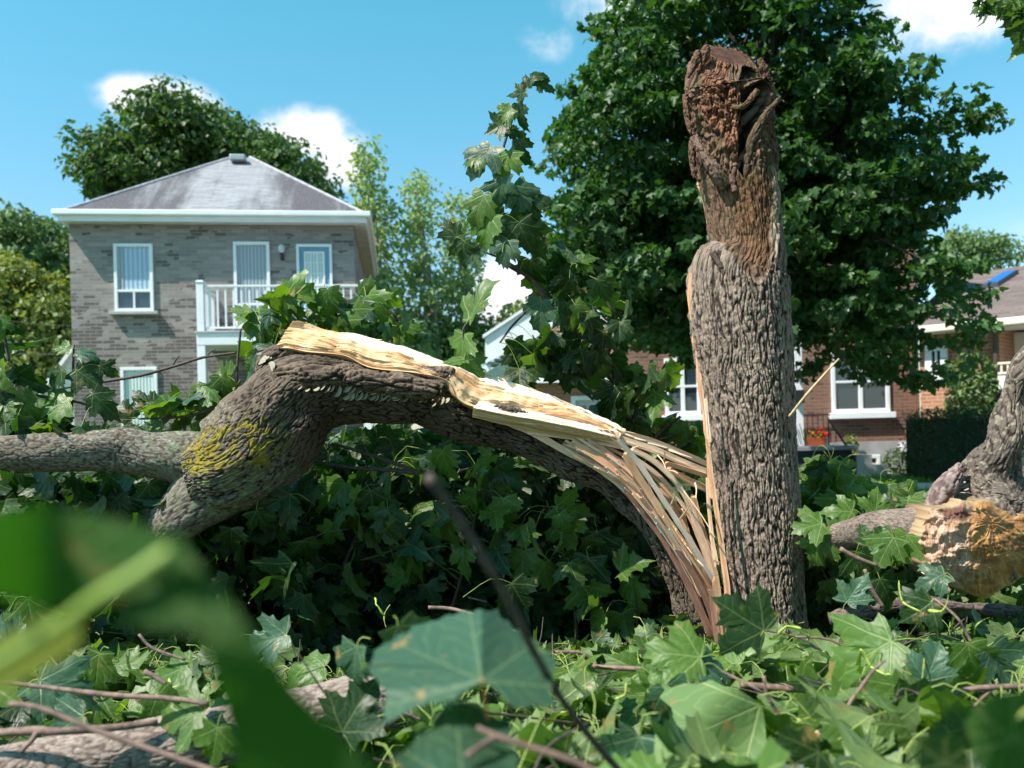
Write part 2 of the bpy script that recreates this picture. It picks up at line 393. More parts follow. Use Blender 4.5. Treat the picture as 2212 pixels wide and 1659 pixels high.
def seedpod(parent, p, size=.035, up=(0, 0, -1)):
    """pair of winged seeds"""
    a = rng.uniform(0, 6.28); ax = unit(rdir(1)[0]); V, F, b = [], {3: [], 4: []}, 0
    f1 = unit(np.cross(ax, rng.normal(size=3))); f2 = np.cross(ax, f1)
    for sg in (1, -1):
        d = unit(f1*sg+ax*.5*rng.uniform(.2, 1)); w = unit(np.cross(d, f2)); w = w*sg
        prof = [(.0, .10, .10), (.12, .16, .14), (.3, .13, .10), (.55, .20, .04), (.8, .26, .03), (1.05, .22, .02), (1.2, .08, .02)]
        st = b
        for k, (l, wd, th) in enumerate(prof):
            c = p+size*(d*l+f2*.25*l*l)
            for (q, h) in ((.6, 0), (0, 1), (-.6, 0), (0, -1)): V.append(c+size*(w*(wd*q+.12*l)+f2*h*th*.5)); b += 1
        for k in range(len(prof)-1):
            for j in range(4): F[4].append([st+k*4+j, st+k*4+(j+1) % 4, st+(k+1)*4+(j+1) % 4, st+(k+1)*4+j])
        F[4].append([b-4, b-3, b-2, b-1]); F[4].append([st+3, st+2, st+1, st])
    return dict(V=np.array(V), F=[np.array(F[4])], uv=np.zeros((len(V), 2)))
# ------------------------------------------------------------------ trees in leaf
SIMPLE = (np.array([(0, 0), (.30, .25), (.36, .60), (0, 1.1), (-.36, .60), (-.30, .25)]), np.array([[0, 1, 2], [0, 2, 3], [0, 3, 4], [0, 4, 5]]))
LT['s'] = (SIMPLE[0], SIMPLE[1], np.zeros((0, 4), int))
def crown_mat(name, top, trans, tr=.3, rough=.5):
    return leafmat(name, top, tuple(x*1.5 for x in top), trans, False, tr, rough, veins=False)
def tree(name, label, blobs, D, dz, nclump, per, lsize, mt, trunk, group=None, kind='s', spread=.32, flat=.55, seedv=0, limbs=22, barkc=(.16, .12, .09), up=.5, loc=None):
    r = np.random.default_rng(100+seedv)
    root = empty(name, loc if loc is not None else [*P(trunk[0][0], trunk[0][1], trunk[0][2])[:2], 0], label, 'tree', group=group)
    B = np.array([b[:4] for b in blobs], float); w = B[:, 2]*B[:, 3]; w /= w.sum()
    bi = r.choice(len(B), nclump, p=w); d = unit(r.normal(size=(nclump, 3))); rad = r.uniform(.12, 1, nclump)**.42
    q = d*rad[:, None]
    cen = np.array([P(B[i, 0]+q[k, 0]*B[i, 2], B[i, 1]-q[k, 2]*B[i, 3], D) for k, i in enumerate(bi)])
    mean = cen.mean(0)
    cen[:, 1] += q[:, 1]*dz
    cs = r.uniform(.6, 1.35, nclump)*spread
    N = nclump*per; ci = np.repeat(np.arange(nclump), per)
    off = r.normal(size=(N, 3)); off = unit(off)*r.uniform(.3, 1, (N, 1))**.5
    pos = cen[ci]+off*cs[ci][:, None]*np.array([1, 1, flat])
    out = unit(cen-mean)[ci]
    nrm = unit(r.normal(size=(N, 3))*.55+off*.5+np.array([0, 0, up])+out*.35)
    tip = unit(r.normal(size=(N, 3))*.6+off*np.array([1, 1, .1])+np.array([0, 0, -.45])+out*.3)
    L = leafset(pos, tip, nrm, r.uniform(.7, 1.3, N)*lsize, kind, tint=np.clip(r.uniform(0, 1, nclump)[ci]*.6+r.uniform(0, .4, N), 0, 1))
    # trunk and limbs
    bm = barkmat(); tp = pxpath(trunk)
    T = tube(tp, 40, 14, lambda TH, SS, RR: RR*.08*pn(np.cos(TH)*2, np.sin(TH)*2, SS*3)); parts = [T]
    ks = r.choice(nclump, min(limbs, nclump), replace=False)
    for k in ks:
        i = int(r.uniform(.35, .98)*39); a = T['C'][i]; b = cen[k]; mid = a*.45+b*.55+np.array([0, 0, -.08*np.linalg.norm(b-a)])
        r0 = T['R'][i, 0]*.45
        parts.append(tube(np.array([[*a, r0], [*mid, r0*.6], [*b, r0*.15]]), 14, 7))
    V, F, uv, _ = join(parts); c = np.tile(barkc, (len(V), 1))*(1+.35*pn(V[:, 0]*9, V[:, 1]*9, V[:, 2]*4))[:, None]
    mk('trunk', V, F, bm, root, uv=uv, col=c)
    mk('crown', L['V'], L['F'], mt, root, uv=L['uv'], tintv=L['tint'])
    return root
# ================================================================== ground and road
def sheet(name, x0, x1, y0, y1, z, mt, nx=2, ny=2, hf=None, kind='structure'):
    xs, ys = np.meshgrid(np.linspace(x0, x1, nx), np.linspace(y0, y1, ny)); zz = np.full_like(xs, z) if hf is None else hf(xs, ys)
    o = mk(name, np.stack([xs, ys, zz], -1).reshape(-1, 3), [grid_faces(ny, nx, False)[:, ::-1]], mt, None, world=False)
    return tag(o, kind=kind)
def lawnf(t):
    p = t.n('ShaderNodeTexCoord').outputs['Object']
    a = t.n('ShaderNodeTexNoise', {'Vector': p, 'Scale': 1.3, 'Detail': 8.}).outputs[0]; b = t.n('ShaderNodeTexNoise', {'Vector': p, 'Scale': 60., 'Detail': 4.}).outputs[0]
    c = t.mix(t.ramp(a, .35, .65), (.05, .12, .02), (.10, .19, .035)); c = t.mix(t.ramp(b, .35, .7, 0, .6), c, (.03, .06, .012))
    return pbr(t, c, .9, b, .2, 0, 1., .04)
def roadf(t):
    p = t.n('ShaderNodeTexCoord').outputs['Object']
    a = t.n('ShaderNodeTexNoise', {'Vector': p, 'Scale': .9, 'Detail': 8.}).outputs[0]; b = t.n('ShaderNodeTexNoise', {'Vector': p, 'Scale': 150., 'Detail': 3.}).outputs[0]
    c = t.mix(t.ramp(a, .35, .65), (.085, .085, .09), (.13, .13, .135)); c = t.mix(t.ramp(b, .4, .7, 0, .5), c, (.2, .2, .2))
    return pbr(t, c, .85, b, .3, 0, .8, .006)
def soilf(t):
    p = t.n('ShaderNodeTexCoord').outputs['Object']
    a = t.n('ShaderNodeTexNoise', {'Vector': p, 'Scale': 7., 'Detail': 8.}).outputs[0]
    return pbr(t, t.mix(t.ramp(a, .35, .65), (.020, .018, .012), (.045, .06, .02)), .95, a, .1, 0, 1., .05)
LAWN = material('lawn', lawnf); SOIL = material('soil', soilf)
sheet('ground', -400, 400, -60, 900, 0, LAWN)
sheet('soil', -9, 7, -1.5, 7.2, .004, SOIL)
sheet('street', -200, 200, 7.4, 11.6, .004, material('asphalt', roadf))
CONC = plain('concrete', (.42, .41, .39), .85, .15, 2.)
tag(MB().box(-200, 200, 11.6, 11.75, -.1, .12).build('kerb', CONC, bevel=.015), kind='structure')
sheet('sidewalk', -200, 200, 13.6, 14.9, .008, CONC)
# ================================================================== the snapped tree
RT = empty('snapped_tree', P(1620, 1405, 4.35), 'tall snapped maple trunk with its torn half bent over to the left', 'broken tree')
def barkh(x, y, z, f=28., el=.28, seed=0):
    """interlaced ridges, 0 in the furrow .. 1 on the plate; x,y,z in metres, z along"""
    wx = .012*pn(x*14, y*14, z*9, seed+2); wz = .02*pn(x*8, y*8, z*8, seed+5)
    a = pn((x+wx)*f, (y+wx)*f, (z+wz)*f*el, seed); b = pn((x-wx)*f*1.7, (y+wx)*f*1.7, z*f*el*1.6, seed+9)
    h = sst(.03, .26, np.abs(a))*.72+sst(.02, .3, np.abs(b))*.42-.10
    h *= .82+.18*sst(-.05, .2, np.abs(pn(x*f*.8, y*f*.8, z*f*1.2, seed+4))-.05)
    return h
DT = 4.35; PXM = DT/FPX
ol = np.array([(118, 1519, 1626), (140, 1503, 1635), (165, 1480, 1652), (184, 1474, 1662), (232, 1481, 1670), (299, 1496, 1670), (340, 1494, 1674), (376, 1499, 1677), (419, 1507, 1682), (486, 1520, 1689), (540, 1524, 1697),
               (575, 1502, 1700), (600, 1489, 1701), (668, 1492, 1703), (740, 1500, 1709), (855, 1519, 1713), (945, 1530, 1716), (1040, 1545, 1722), (1145, 1556, 1729), (1244, 1567, 1735), (1339, 1577, 1739), (1420, 1580, 1745), (1470, 1560, 1765)], float)
def inpoly(x, y, poly, soft=6.):
    """signed soft mask of a polygon in the plane"""
    poly = np.asarray(poly, float); ins = np.zeros(np.shape(x), bool); dm = np.full(np.shape(x), 1e9)
    for i in range(len(poly)):
        (x1, y1), (x2, y2) = poly[i], poly[(i+1) % len(poly)]
        c = ((y1 > y) != (y2 > y)) & (x < (x2-x1)*(y-y1)/(y2-y1+1e-9)+x1); ins ^= c
        t = np.clip(((x-x1)*(x2-x1)+(y-y1)*(y2-y1))/((x2-x1)**2+(y2-y1)**2), 0, 1)
        dm = np.minimum(dm, np.hypot(x-x1-t*(x2-x1), y-y1-t*(y2-y1)))
    return sst(-soft, soft, np.where(ins, dm, -dm))
def build_trunk():
    y = ol[:, 0]; c = (ol[:, 1]+ol[:, 2])/2; r = (ol[:, 2]-ol[:, 1])/2
    pts = pxpath([(c[i], y[i], DT, r[i]) for i in range(len(y))][::-1])
    n, na = 820, 460
    Q, s = spline(pts, n); C = Q[:, :3]; Rr = Q[:, 3]
    T, N, B = frames(C); th = np.arange(na)/na*2*math.pi
    TH, SS = np.meshgrid(th, s); R0 = np.repeat(Rr[:, None], na, 1)
    # B = T x N; work out the lateral sign so that X grows to the right of the photograph
    sg = np.sign(B[0] @ RIGHT)
    lat = np.sin(TH)*sg; fr = np.cos(TH)
    pass
    YY = HY-((C-CAM) @ UP)/C[:, 1]*FPX; XX = CX+((C-CAM) @ RIGHT)/C[:, 1]*FPX
    Y = np.repeat(YY[:, None], na, 1); X = XX[:, None]+lat*R0/PXM*.99
    rx, ry = np.cos(TH)*.235, np.sin(TH)*.235
    kk = sst(s[-1]-.28, s[-1]-.02, SS)**1.3; Y = Y+kk*fr*R0*.84/PXM
    h = barkh(rx, ry, SS, 52., .17); h2 = barkh(rx, ry, SS, 26., .5, 7)
    front = sst(-.25, .15, fr)
    jag = 5*pn(TH*5, SS*9)+3*pn(TH*14, SS*20)
    # the outer bark layer ends in a V shaped ledge
    yv = np.interp(X+jag, [1480, 1492, 1515, 1530, 1548, 1575, 1605, 1622, 1636, 1650, 1672, 1705], [585, 590, 566, 548, 572, 602, 628, 618, 565, 548, 470, 440])
    below = sst(-4, 5, Y+jag*.8-yv)
    plate = inpoly(X+jag, Y+jag, [(1508, 131), (1536, 117), (1562, 130), (1566, 165), (1550, 194), (1555, 217), (1572, 237), (1576, 270), (1572, 318), (1568, 366), (1545, 342), (1538, 309), (1512, 285), (1497, 237), (1502, 189), (1493, 165)])*front
    cav = inpoly(X+jag*.6, Y+jag*.6, [(1580, 228), (1604, 222), (1632, 205), (1660, 200), (1645, 245), (1622, 285), (1614, 325), (1600, 365), (1586, 405), (1574, 385), (1572, 340), (1576, 290), (1580, 255)], 4)*front
    cav2 = inpoly(X+jag*.5, Y+jag*.5, [(1592, 165), (1612, 156), (1630, 165), (1628, 194), (1606, 215), (1588, 220), (1580, 205), (1590, 182)], 4)*front
    hole = inpoly(X, Y, [(1536, 205), (1546, 200), (1552, 235), (1544, 240)], 3)*front
    upper = sst(400, 380, Y+jag); gap = sst(2.5, .5, np.abs(Y-(np.interp(X, [1590, 1610, 1640], [380, 425, 430]))))*0
    strip = inpoly(X+jag, Y+jag, [(1650, 380), (1668, 400), (1668, 470), (1655, 560), (1640, 545), (1650, 470)], 4)*front
    groove = inpoly(X+jag, Y, [(1676, 360), (1690, 380), (1698, 540), (1685, 545), (1676, 470)], 3)*front
    # the left flank is torn wood (where the other half split away)
    torn = sst(.0, .06, -fr+.10*np.minimum(0, 0)-.09+.05*jag/6+sst(560, 520, Y)*.16*sst(180, 210, Y)+sst(730, 760, Y)*.05)*(lat < 0)*sst(150, 190, Y)*sst(1500, 1450, Y)
    amp = lerp(.006, .0105, below)
    D = (h-.6)*amp*(1-.8*plate)*(1-cav)*(1-torn)
    D = D+below*.014+(h2-.5)*.010*plate+.012*plate-cav*.085-cav2*.05-hole*.012
    crack = sst(.10, .03, np.abs(pn(rx*24+.3*pn(rx*60, ry*60, SS*60), ry*24, SS*15, 31)))*plate
    D = D+.0042*fbm(rx*45, ry*45, SS*30, 3, 5)*(1+2.8*upper*(1-cav))-crack*.010+.006*np.round(2*pn(rx*18, ry*18, SS*10, 33))/2*plate
    D = D+.008*pn(rx*9, ry*9, SS*5)+.010*upper*pn(rx*20, ry*20, SS*12, 3)*(1-cav)
    D = D-.007-.008*sst(560, 520, Y)*sst(.6, -.2, lat)-.012*below*sst(.25, .8, lat)
    D = D-groove*.022+strip*.007
    D = D-torn*(.012+.006*pn(TH*30, SS*3))
    lum = 1+.25*pn(rx*6, ry*6, SS*4, 8)
    fur = np.array((.050, .038, .032)); rid = np.array((.37, .295, .245))
    col = cmix(fur, rid, sst(.30, .88, h))
    col = col*lum[..., None]
    old = cmix((.060, .036, .024), (.23, .145, .095), sst(.1, .9, h)); col = cmix(old, col, np.clip(below+.3*sst(1640, 1665, X), 0, 1))
    pc = cmix((.10, .042, .024), (.36, .175, .105), sst(.1, .9, h2*.7+.5*pn(rx*12, ry*12, SS*30, 4)+.1)); pc = cmix(pc, (.05, .025, .016), crack*.9); col = cmix(col, pc, plate)
    red = inpoly(X+jag, Y+jag, [(1560, 400), (1640, 400), (1655, 520), (1625, 600), (1590, 590), (1570, 500)], 12)*front
    col = cmix(col, col*np.array((1.12, .88, .66)), red*.7)
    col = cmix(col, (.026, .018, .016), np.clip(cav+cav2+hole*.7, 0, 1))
    wood = cmix((.80, .56, .33), (.66, .38, .19), sst(-.4, .4, pn(TH*25, SS*2.5, 0, 4))); wood = cmix(wood, (.30, .14, .07), sst(.25, .5, pn(TH*40, SS*3, 0, 6)))
    col = cmix(col, wood, torn); col = cmix(col, (.62, .50, .40), strip*.8*sst(.3, .7, h))
    moss = sst(.1, .5, pn(rx*20, ry*20, SS*18, 12))*sst(700, 350, Y)*(1-plate)*(1-torn); col = cmix(col, (.12, .12, .05), moss*.45)
    dirs = np.cos(TH)[..., None]*N[:, None]+np.sin(TH)[..., None]*B[:, None]
    V = C[:, None]+dirs*(R0+D)[..., None]
    k = sst(s[-1]-.28, s[-1]-.02, SS)**1.3
    yl = V[..., 1]-C[:, None, 1]
    V[..., 2] += k*(yl*.84)
    Vf = V.reshape(-1, 3); F = grid_faces(n, na)
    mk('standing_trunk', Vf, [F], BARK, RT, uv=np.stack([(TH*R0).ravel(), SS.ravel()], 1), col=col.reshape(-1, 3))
    # sawn face
    rim = V[-1]; ctr = rim.mean(0); nr = 26; A = []
    fr_ = np.linspace(0, 1, nr)[:, None, None]; G = ctr+(rim[None]-ctr)*fr_; G[..., 2] += .004*pn(G[..., 0]*60, G[..., 1]*60)-.006*sst(.8, 1, fr_[..., 0])
    rr = np.repeat(fr_[:, 0], na, 1); a = np.repeat(th[None], nr, 0)
    c2 = cmix((.13, .062, .040), (.07, .034, .024), sst(-.3, .3, np.sin(rr*60+2*pn(np.cos(a)*2, np.sin(a)*2, 3.))*.4+pn(G[..., 0]*25, G[..., 1]*25)))
    c2 = cmix(c2, (.05, .03, .02), sst(.35, .5, pn(np.cos(a)*5, np.sin(a)*5, rr*1.2))*.8); c2 = cmix(c2, (.30, .17, .09), sst(.86, .95, rr))
    mk('sawn_face', G.reshape(-1, 3), [grid_faces(nr, na)], BARK, RT, uv=np.stack([(a*rr*.1).ravel(), (rr*.1).ravel()], 1), col=c2.reshape(-1, 3))
    return C, Rr
TC, TR = build_trunk()
def barktube(name, pts, parent, n, na, f=28., amp=.008, el=.3, rid=(.27, .215, .17), fur=(.06, .045, .035), bump=.02, colfn=None, seed=0, caps=True, smoothk=None, loc=None, world_disp=None):
    W_ = pxpath(pts)
    def d(TH, SS, RR):
        x, y = np.cos(TH)*RR, np.sin(TH)*RR; d.h = barkh(x, y, SS, f, el, seed)
        k = 1 if smoothk is None else smoothk(SS)
        return (d.h-.6)*amp*k+bump*pn(x*7, y*7, SS*5, seed+3)
    t = tube(W_, n, na, d, caps)
    col = cmix(fur, rid, sst(.15, .9, d.h))*(1+.25*pn(t['G'][..., 0]*7, t['G'][..., 1]*7, t['G'][..., 2]*7, 2))[..., None]
    if colfn: col = colfn(t, col, d.h)
    c = col.reshape(-1, 3); 
    if caps: c = np.vstack([c, c[:na].mean(0), c[-na:].mean(0)])
    o = mk(name, t['V'], t['F'], BARK, parent, uv=t['uv'], col=c, loc=loc)
    return o, t
# ridges of callus round the hollow
def rib(pts, rid, fur, nm='callus_ridge', f=40.): barktube(nm, pts, RT, 90, 40, f, .006, .5, rid, fur, .012)
rib([(1500, 296, 4.19, 9), (1518, 328, 4.17, 12), (1544, 368, 4.155, 13), (1568, 404, 4.17, 8)], (.27, .18, .14), (.12, .08, .06))
rib([(1686, 212, 4.22, 4), (1664, 236, 4.18, 8), (1640, 270, 4.17, 10), (1622, 312, 4.17, 9), (1614, 360, 4.17, 7), (1612, 395, 4.18, 3)], (.15, .10, .06), (.06, .045, .03))
rib([(1652, 205, 4.22, 7), (1628, 240, 4.21, 10), (1604, 262, 4.22, 10), (1586, 290, 4.24, 7)], (.17, .14, .14), (.09, .07, .07), f=20)
rib([(1612, 325, 4.19, 5), (1596, 352, 4.18, 9), (1582, 378, 4.17, 8), (1586, 415, 4.165, 5)], (.24, .14, .11), (.10, .06, .05), f=20)
rib([(1574, 222, 4.16, 5), (1590, 234, 4.14, 8), (1614, 222, 4.15, 8), (1636, 196, 4.17, 6)], (.25, .155, .08), (.08, .05, .03))
for pts_ in ([(1508, 112), (1500, 138), (1484, 168)], [(1526, 100), (1522, 122), (1512, 150)], [(1640, 128), (1652, 158), (1666, 195)], [(1480, 205), (1484, 250), (1494, 292)], [(1494, 305), (1495, 345), (1499, 385)], [(1660, 250), (1668, 300), (1672, 350)]):
    barktube('bark_flake', [(x+2, y, 4.24, 5 if i != 1 else 11) for i, (x, y) in enumerate(pts_)], RT, 60, 30, 50., .012, .3, rid=(.24, .13, .09), fur=(.06, .035, .025), bump=.02)
rib([(1540, 545, 4.16, 7), (1560, 580, 4.14, 10), (1585, 612, 4.135, 9), (1612, 632, 4.14, 4)], (.17, .12, .095), (.06, .04, .035))
# --- the bent half
def lichen(t, col, h):
    G = t['G']; x = G.reshape(-1, 3)
    def blob(px, py, r, D=4.0):
        c = P(px, py, D); return np.exp(-(((G[..., 0]-c[0])**2+(G[..., 2]-c[2])**2)/(r*D/FPX)**2))
    n1 = pn(G[..., 0]*22, G[..., 1]*22, G[..., 2]*22, 1); n2 = pn(G[..., 0]*55, G[..., 1]*55, G[..., 2]*55, 5); n3 = pn(G[..., 0]*110, G[..., 1]*110, G[..., 2]*110, 6)
    yl = np.clip(blob(500, 970, 55)+blob(580, 958, 55)+blob(470, 985, 35), 0, 1)
    col = cmix(col, (.10, .085, .055), blob(860, 830, 250)*.15)
    gr = np.clip(blob(440, 1010, 90)+blob(520, 1060, 70)+blob(560, 1000, 80)*.6+blob(390, 950, 60)*.6, 0, 1)
    col = cmix(col, (.20, .25, .13), gr*sst(-.1, .35, n1+.6*n2)*.85)
    gl = np.clip(blob(250, 945, 60)+blob(330, 960, 60)*.6+blob(430, 930, 80)*.8+blob(340, 1090, 60)*.7+.35*(t['C'][:, 0][:, None] < P(560, 900, 4.)[0]), 0, 1)
    col = cmix(col, (.33, .36, .31), gl*sst(.12, .34, n2+.5*n3)*.8)
    col = cmix(col, (.30, .26, .03), sst(.10, .7, yl*(.6+1.2*n1+.6*n2))*sst(.1, .6, h+.1)*.55); col = cmix(col, (.34, .26, .02), sst(.50, .95, yl*(.62+1.3*n1+1.0*n2+.6*n3))*sst(.2, .7, h+.15)*.9)
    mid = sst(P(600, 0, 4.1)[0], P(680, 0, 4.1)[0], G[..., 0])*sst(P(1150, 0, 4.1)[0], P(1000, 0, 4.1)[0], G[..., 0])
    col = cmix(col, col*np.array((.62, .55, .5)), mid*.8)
    return col
bent = [(1535, 1450, 4.30, 52), (1516, 1380, 4.28, 42), (1476, 1270, 4.26, 26), (1438, 1190, 4.25, 23), (1386, 1118, 4.24, 23), (1340, 1066, 4.23, 25), (1248, 1008, 4.22, 30), (1150, 962, 4.2, 33), (1060, 928, 4.18, 38),
        (985, 897, 4.16, 47), (905, 860, 4.14, 58), (810, 845, 4.12, 68), (722, 838, 4.1, 80), (655, 858, 4.08, 96), (598, 912, 4.05, 106), (535, 975, 4.0, 108), (480, 1015, 3.95, 98), (415, 1030, 3.93, 72)]
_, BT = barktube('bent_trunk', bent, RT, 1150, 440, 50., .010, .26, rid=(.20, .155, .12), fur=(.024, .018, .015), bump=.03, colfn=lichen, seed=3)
limbA = [(470, 1005, 4.0, 70), (400, 990, 3.95, 62), (330, 985, 3.9, 52), (265, 972, 3.88, 50), (220, 972, 3.85, 46), (130, 978, 3.8, 41), (40, 982, 3.75, 37), (-60, 985, 3.7, 36), (-220, 1000, 3.6, 32), (-420, 1060, 3.5, 26)]
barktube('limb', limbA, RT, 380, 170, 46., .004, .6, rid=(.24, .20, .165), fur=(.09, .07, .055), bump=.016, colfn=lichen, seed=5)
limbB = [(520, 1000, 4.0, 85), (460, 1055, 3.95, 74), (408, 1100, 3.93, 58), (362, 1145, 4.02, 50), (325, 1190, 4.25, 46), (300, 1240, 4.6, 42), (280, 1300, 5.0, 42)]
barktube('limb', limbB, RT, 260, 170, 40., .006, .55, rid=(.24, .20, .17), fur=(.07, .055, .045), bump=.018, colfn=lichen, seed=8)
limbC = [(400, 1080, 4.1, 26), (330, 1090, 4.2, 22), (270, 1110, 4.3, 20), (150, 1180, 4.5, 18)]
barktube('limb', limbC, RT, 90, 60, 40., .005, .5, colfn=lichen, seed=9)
# ragged bark lumps at the end and along the torn edge of the bend
for k, (a, b, r0) in enumerate([((585, 770), (660, 758), 20), ((640, 762), (745, 765), 17), ((735, 792), (860, 800), 15), ((850, 806), (968, 812), 16), ((945, 822), (985, 856), 16), ((560, 800), (590, 768), 17), ((600, 815), (760, 812), 22), ((760, 822), (950, 836), 20)]):
    z = 3.98+.03*(k % 2) if k < 6 else 3.93
    if k < 6: z = 4.06
    barktube('bark_ridge', [(a[0]-8, a[1], z, r0*.4), (a[0], a[1], z, r0), ((a[0]+b[0])/2, (a[1]+b[1])/2-4+6*(k % 3), z, r0*1.1), (b[0], b[1], z, r0*.85), (b[0]+8, b[1]+2, z, r0*.3)], RT, 120, 60, 40., .016, .28,
             rid=(.21, .155, .12), fur=(.03, .022, .018), bump=.03, seed=20+k)
for k, path in enumerate([[(985, 858, 4.05, 4), (1010, 866, 4.04, 7), (1040, 880, 4.04, 5)], [(1062, 880, 4.06, 5), (1085, 886, 4.05, 8), (1110, 892, 4.05, 6), (1140, 902, 4.06, 2)]]):
    barktube('bark_flake', path, RT, 60, 24, 50., .012, .5, rid=(.16, .13, .10), fur=(.03, .025, .02), bump=.02, seed=31+k)
# --- torn wood on the bend
def loft(rows, n, m_, name, disp=.004, colfn=None, thick=.05):
    """rows: list of pixel polylines (px,py,D) from the near edge to the far edge"""
    L = [spline(np.array([P(*q) for q in r]), n)[0] for r in rows]; L = np.array(L)
    t = np.linspace(0, len(L)-1, m_); i = np.minimum(t.astype(int), len(L)-2); f = (t-i)[:, None, None]
    G = L[i]*(1-f)+L[i+1]*f; s = np.linspace(0, 1, n)[None]*np.ones((m_, 1)); tt = np.linspace(0, 1, m_)[:, None]*np.ones((1, n))
    du = np.gradient(G, axis=1); dv = np.gradient(G, axis=0); nn = unit(np.cross(du, dv))
    if (nn.reshape(-1, 3).mean(0)*np.array([0, -1, .6])).sum() < 0: nn = -nn
    ln = np.linalg.norm(L[0][-1]-L[0][0]); u = s*ln; v = tt*.12
    edge = sst(0, .08, tt)*sst(1, .95, tt)
    d = disp*(pn(u*4, v*110)+1.6*pn(u*7, v*14, 0, 8)+.8*pn(u*22, v*30, 0, 2)+.7*pn(u*9, v*210, 0, 3)+2.2*np.round(pn(u*2.5, v*38, 0, 5)*3)/3)*edge
    G = G+nn*d[..., None]
    col = colfn(s, tt, u, v, G)
    back = G-nn*thick*np.minimum(1, np.minimum(tt, 1-tt)*8)[..., None]*1-np.array([0, 0, .002])
    V = np.vstack([G.reshape(-1, 3), back.reshape(-1, 3)]); F = grid_faces(m_, n, False); uv = np.stack([u.ravel(), v.ravel()], 1)
    return mk(name, V, [F, F[:, ::-1]+m_*n], woodcolmat(), RT, uv=np.vstack([uv, uv]), col=np.vstack([col.reshape(-1, 3)]*2))
def colA(s, t, u, v, G):
    c = cmix((.82, .56, .33), (.74, .44, .23), sst(-.3, .4, pn(u*3, v*25)+.3*pn(u*20, v*60)))
    c = cmix(c, (.92, .80, .62), sst(.58, .66, t+.05*pn(u*6, v*0))*sst(.12, .2, s))
    c = cmix(c, (.62, .30, .12), sst(.15, .05, s)*sst(.1, .5, pn(u*18, v*18, 0, 3))*.6)
    c = cmix(c, (.72, .40, .22), sst(.60, .70, s)*sst(.5, .2, t)*sst(-.2, .3, pn(u*14, v*40)))
    c = cmix(c, (.25, .10, .04), sst(.42, .55, pn(u*12, v*60, 0, 9))*.7*sst(.5, .8, s))
    return c
rowsA = [[(596, 752, 4.02), (625, 752, 4.0), (665, 760, 4.0), (743, 768, 4.0), (800, 794, 4.0), (902, 806, 4.0), (965, 822, 4.0), (990, 862, 4.0), (1030, 880, 4.02), (1120, 892, 4.05), (1234, 900, 4.08), (1345, 938, 4.12)],
         [(604, 735, 4.04), (640, 735, 4.03), (690, 745, 4.02), (755, 757, 4.02), (815, 772, 4.03), (905, 790, 4.03), (970, 808, 4.05), (1005, 830, 4.07), (1045, 850, 4.08), (1120, 868, 4.10), (1234, 893, 4.12), (1347, 936, 4.15)],
         [(618, 712, 4.07), (650, 712, 4.07), (705, 724, 4.06), (765, 738, 4.07), (825, 755, 4.08), (905, 776, 4.09), (965, 792, 4.11), (1010, 808, 4.13), (1050, 826, 4.14), (1125, 848, 4.15), (1234, 882, 4.16), (1349, 933, 4.18)],
         [(634, 694, 4.10), (672, 702, 4.13), (705, 717, 4.17), (765, 720, 4.24), (824, 737, 4.26), (893, 756, 4.26), (943, 775, 4.26), (1030, 805, 4.26), (1080, 818, 4.26), (1140, 837, 4.25), (1234, 873, 4.24), (1351, 930, 4.22)]]
loft(rowsA, 620, 110, 'torn_wood', .0075, colA, .06)
def colW(s, t, u, v, G):
    c = cmix((.90, .80, .64), (.84, .68, .48), sst(-.2, .4, pn(u*5, v*40))); return cmix(c, (.70, .44, .24), sst(.12, .0, t))
rowsB = [[(1020, 900, 4.03), (1080, 915, 4.03), (1150, 930, 4.04), (1250, 948, 4.06), (1336, 958, 4.09)], [(1022, 880, 4.0), (1080, 892, 3.99), (1150, 905, 3.99), (1250, 925, 4.01), (1338, 946, 4.05)],
         [(1035, 868, 4.05), (1090, 868, 4.10), (1160, 883, 4.13), (1250, 905, 4.14), (1344, 931, 4.14)]]
def colB(s, t, u, v, G): return cmix((.62, .38, .20), (.90, .79, .62), sst(.44, .54, t+.04*pn(u*8, 3.)))
loft(rowsB, 260, 40, 'torn_wood', .003, colB, .03)
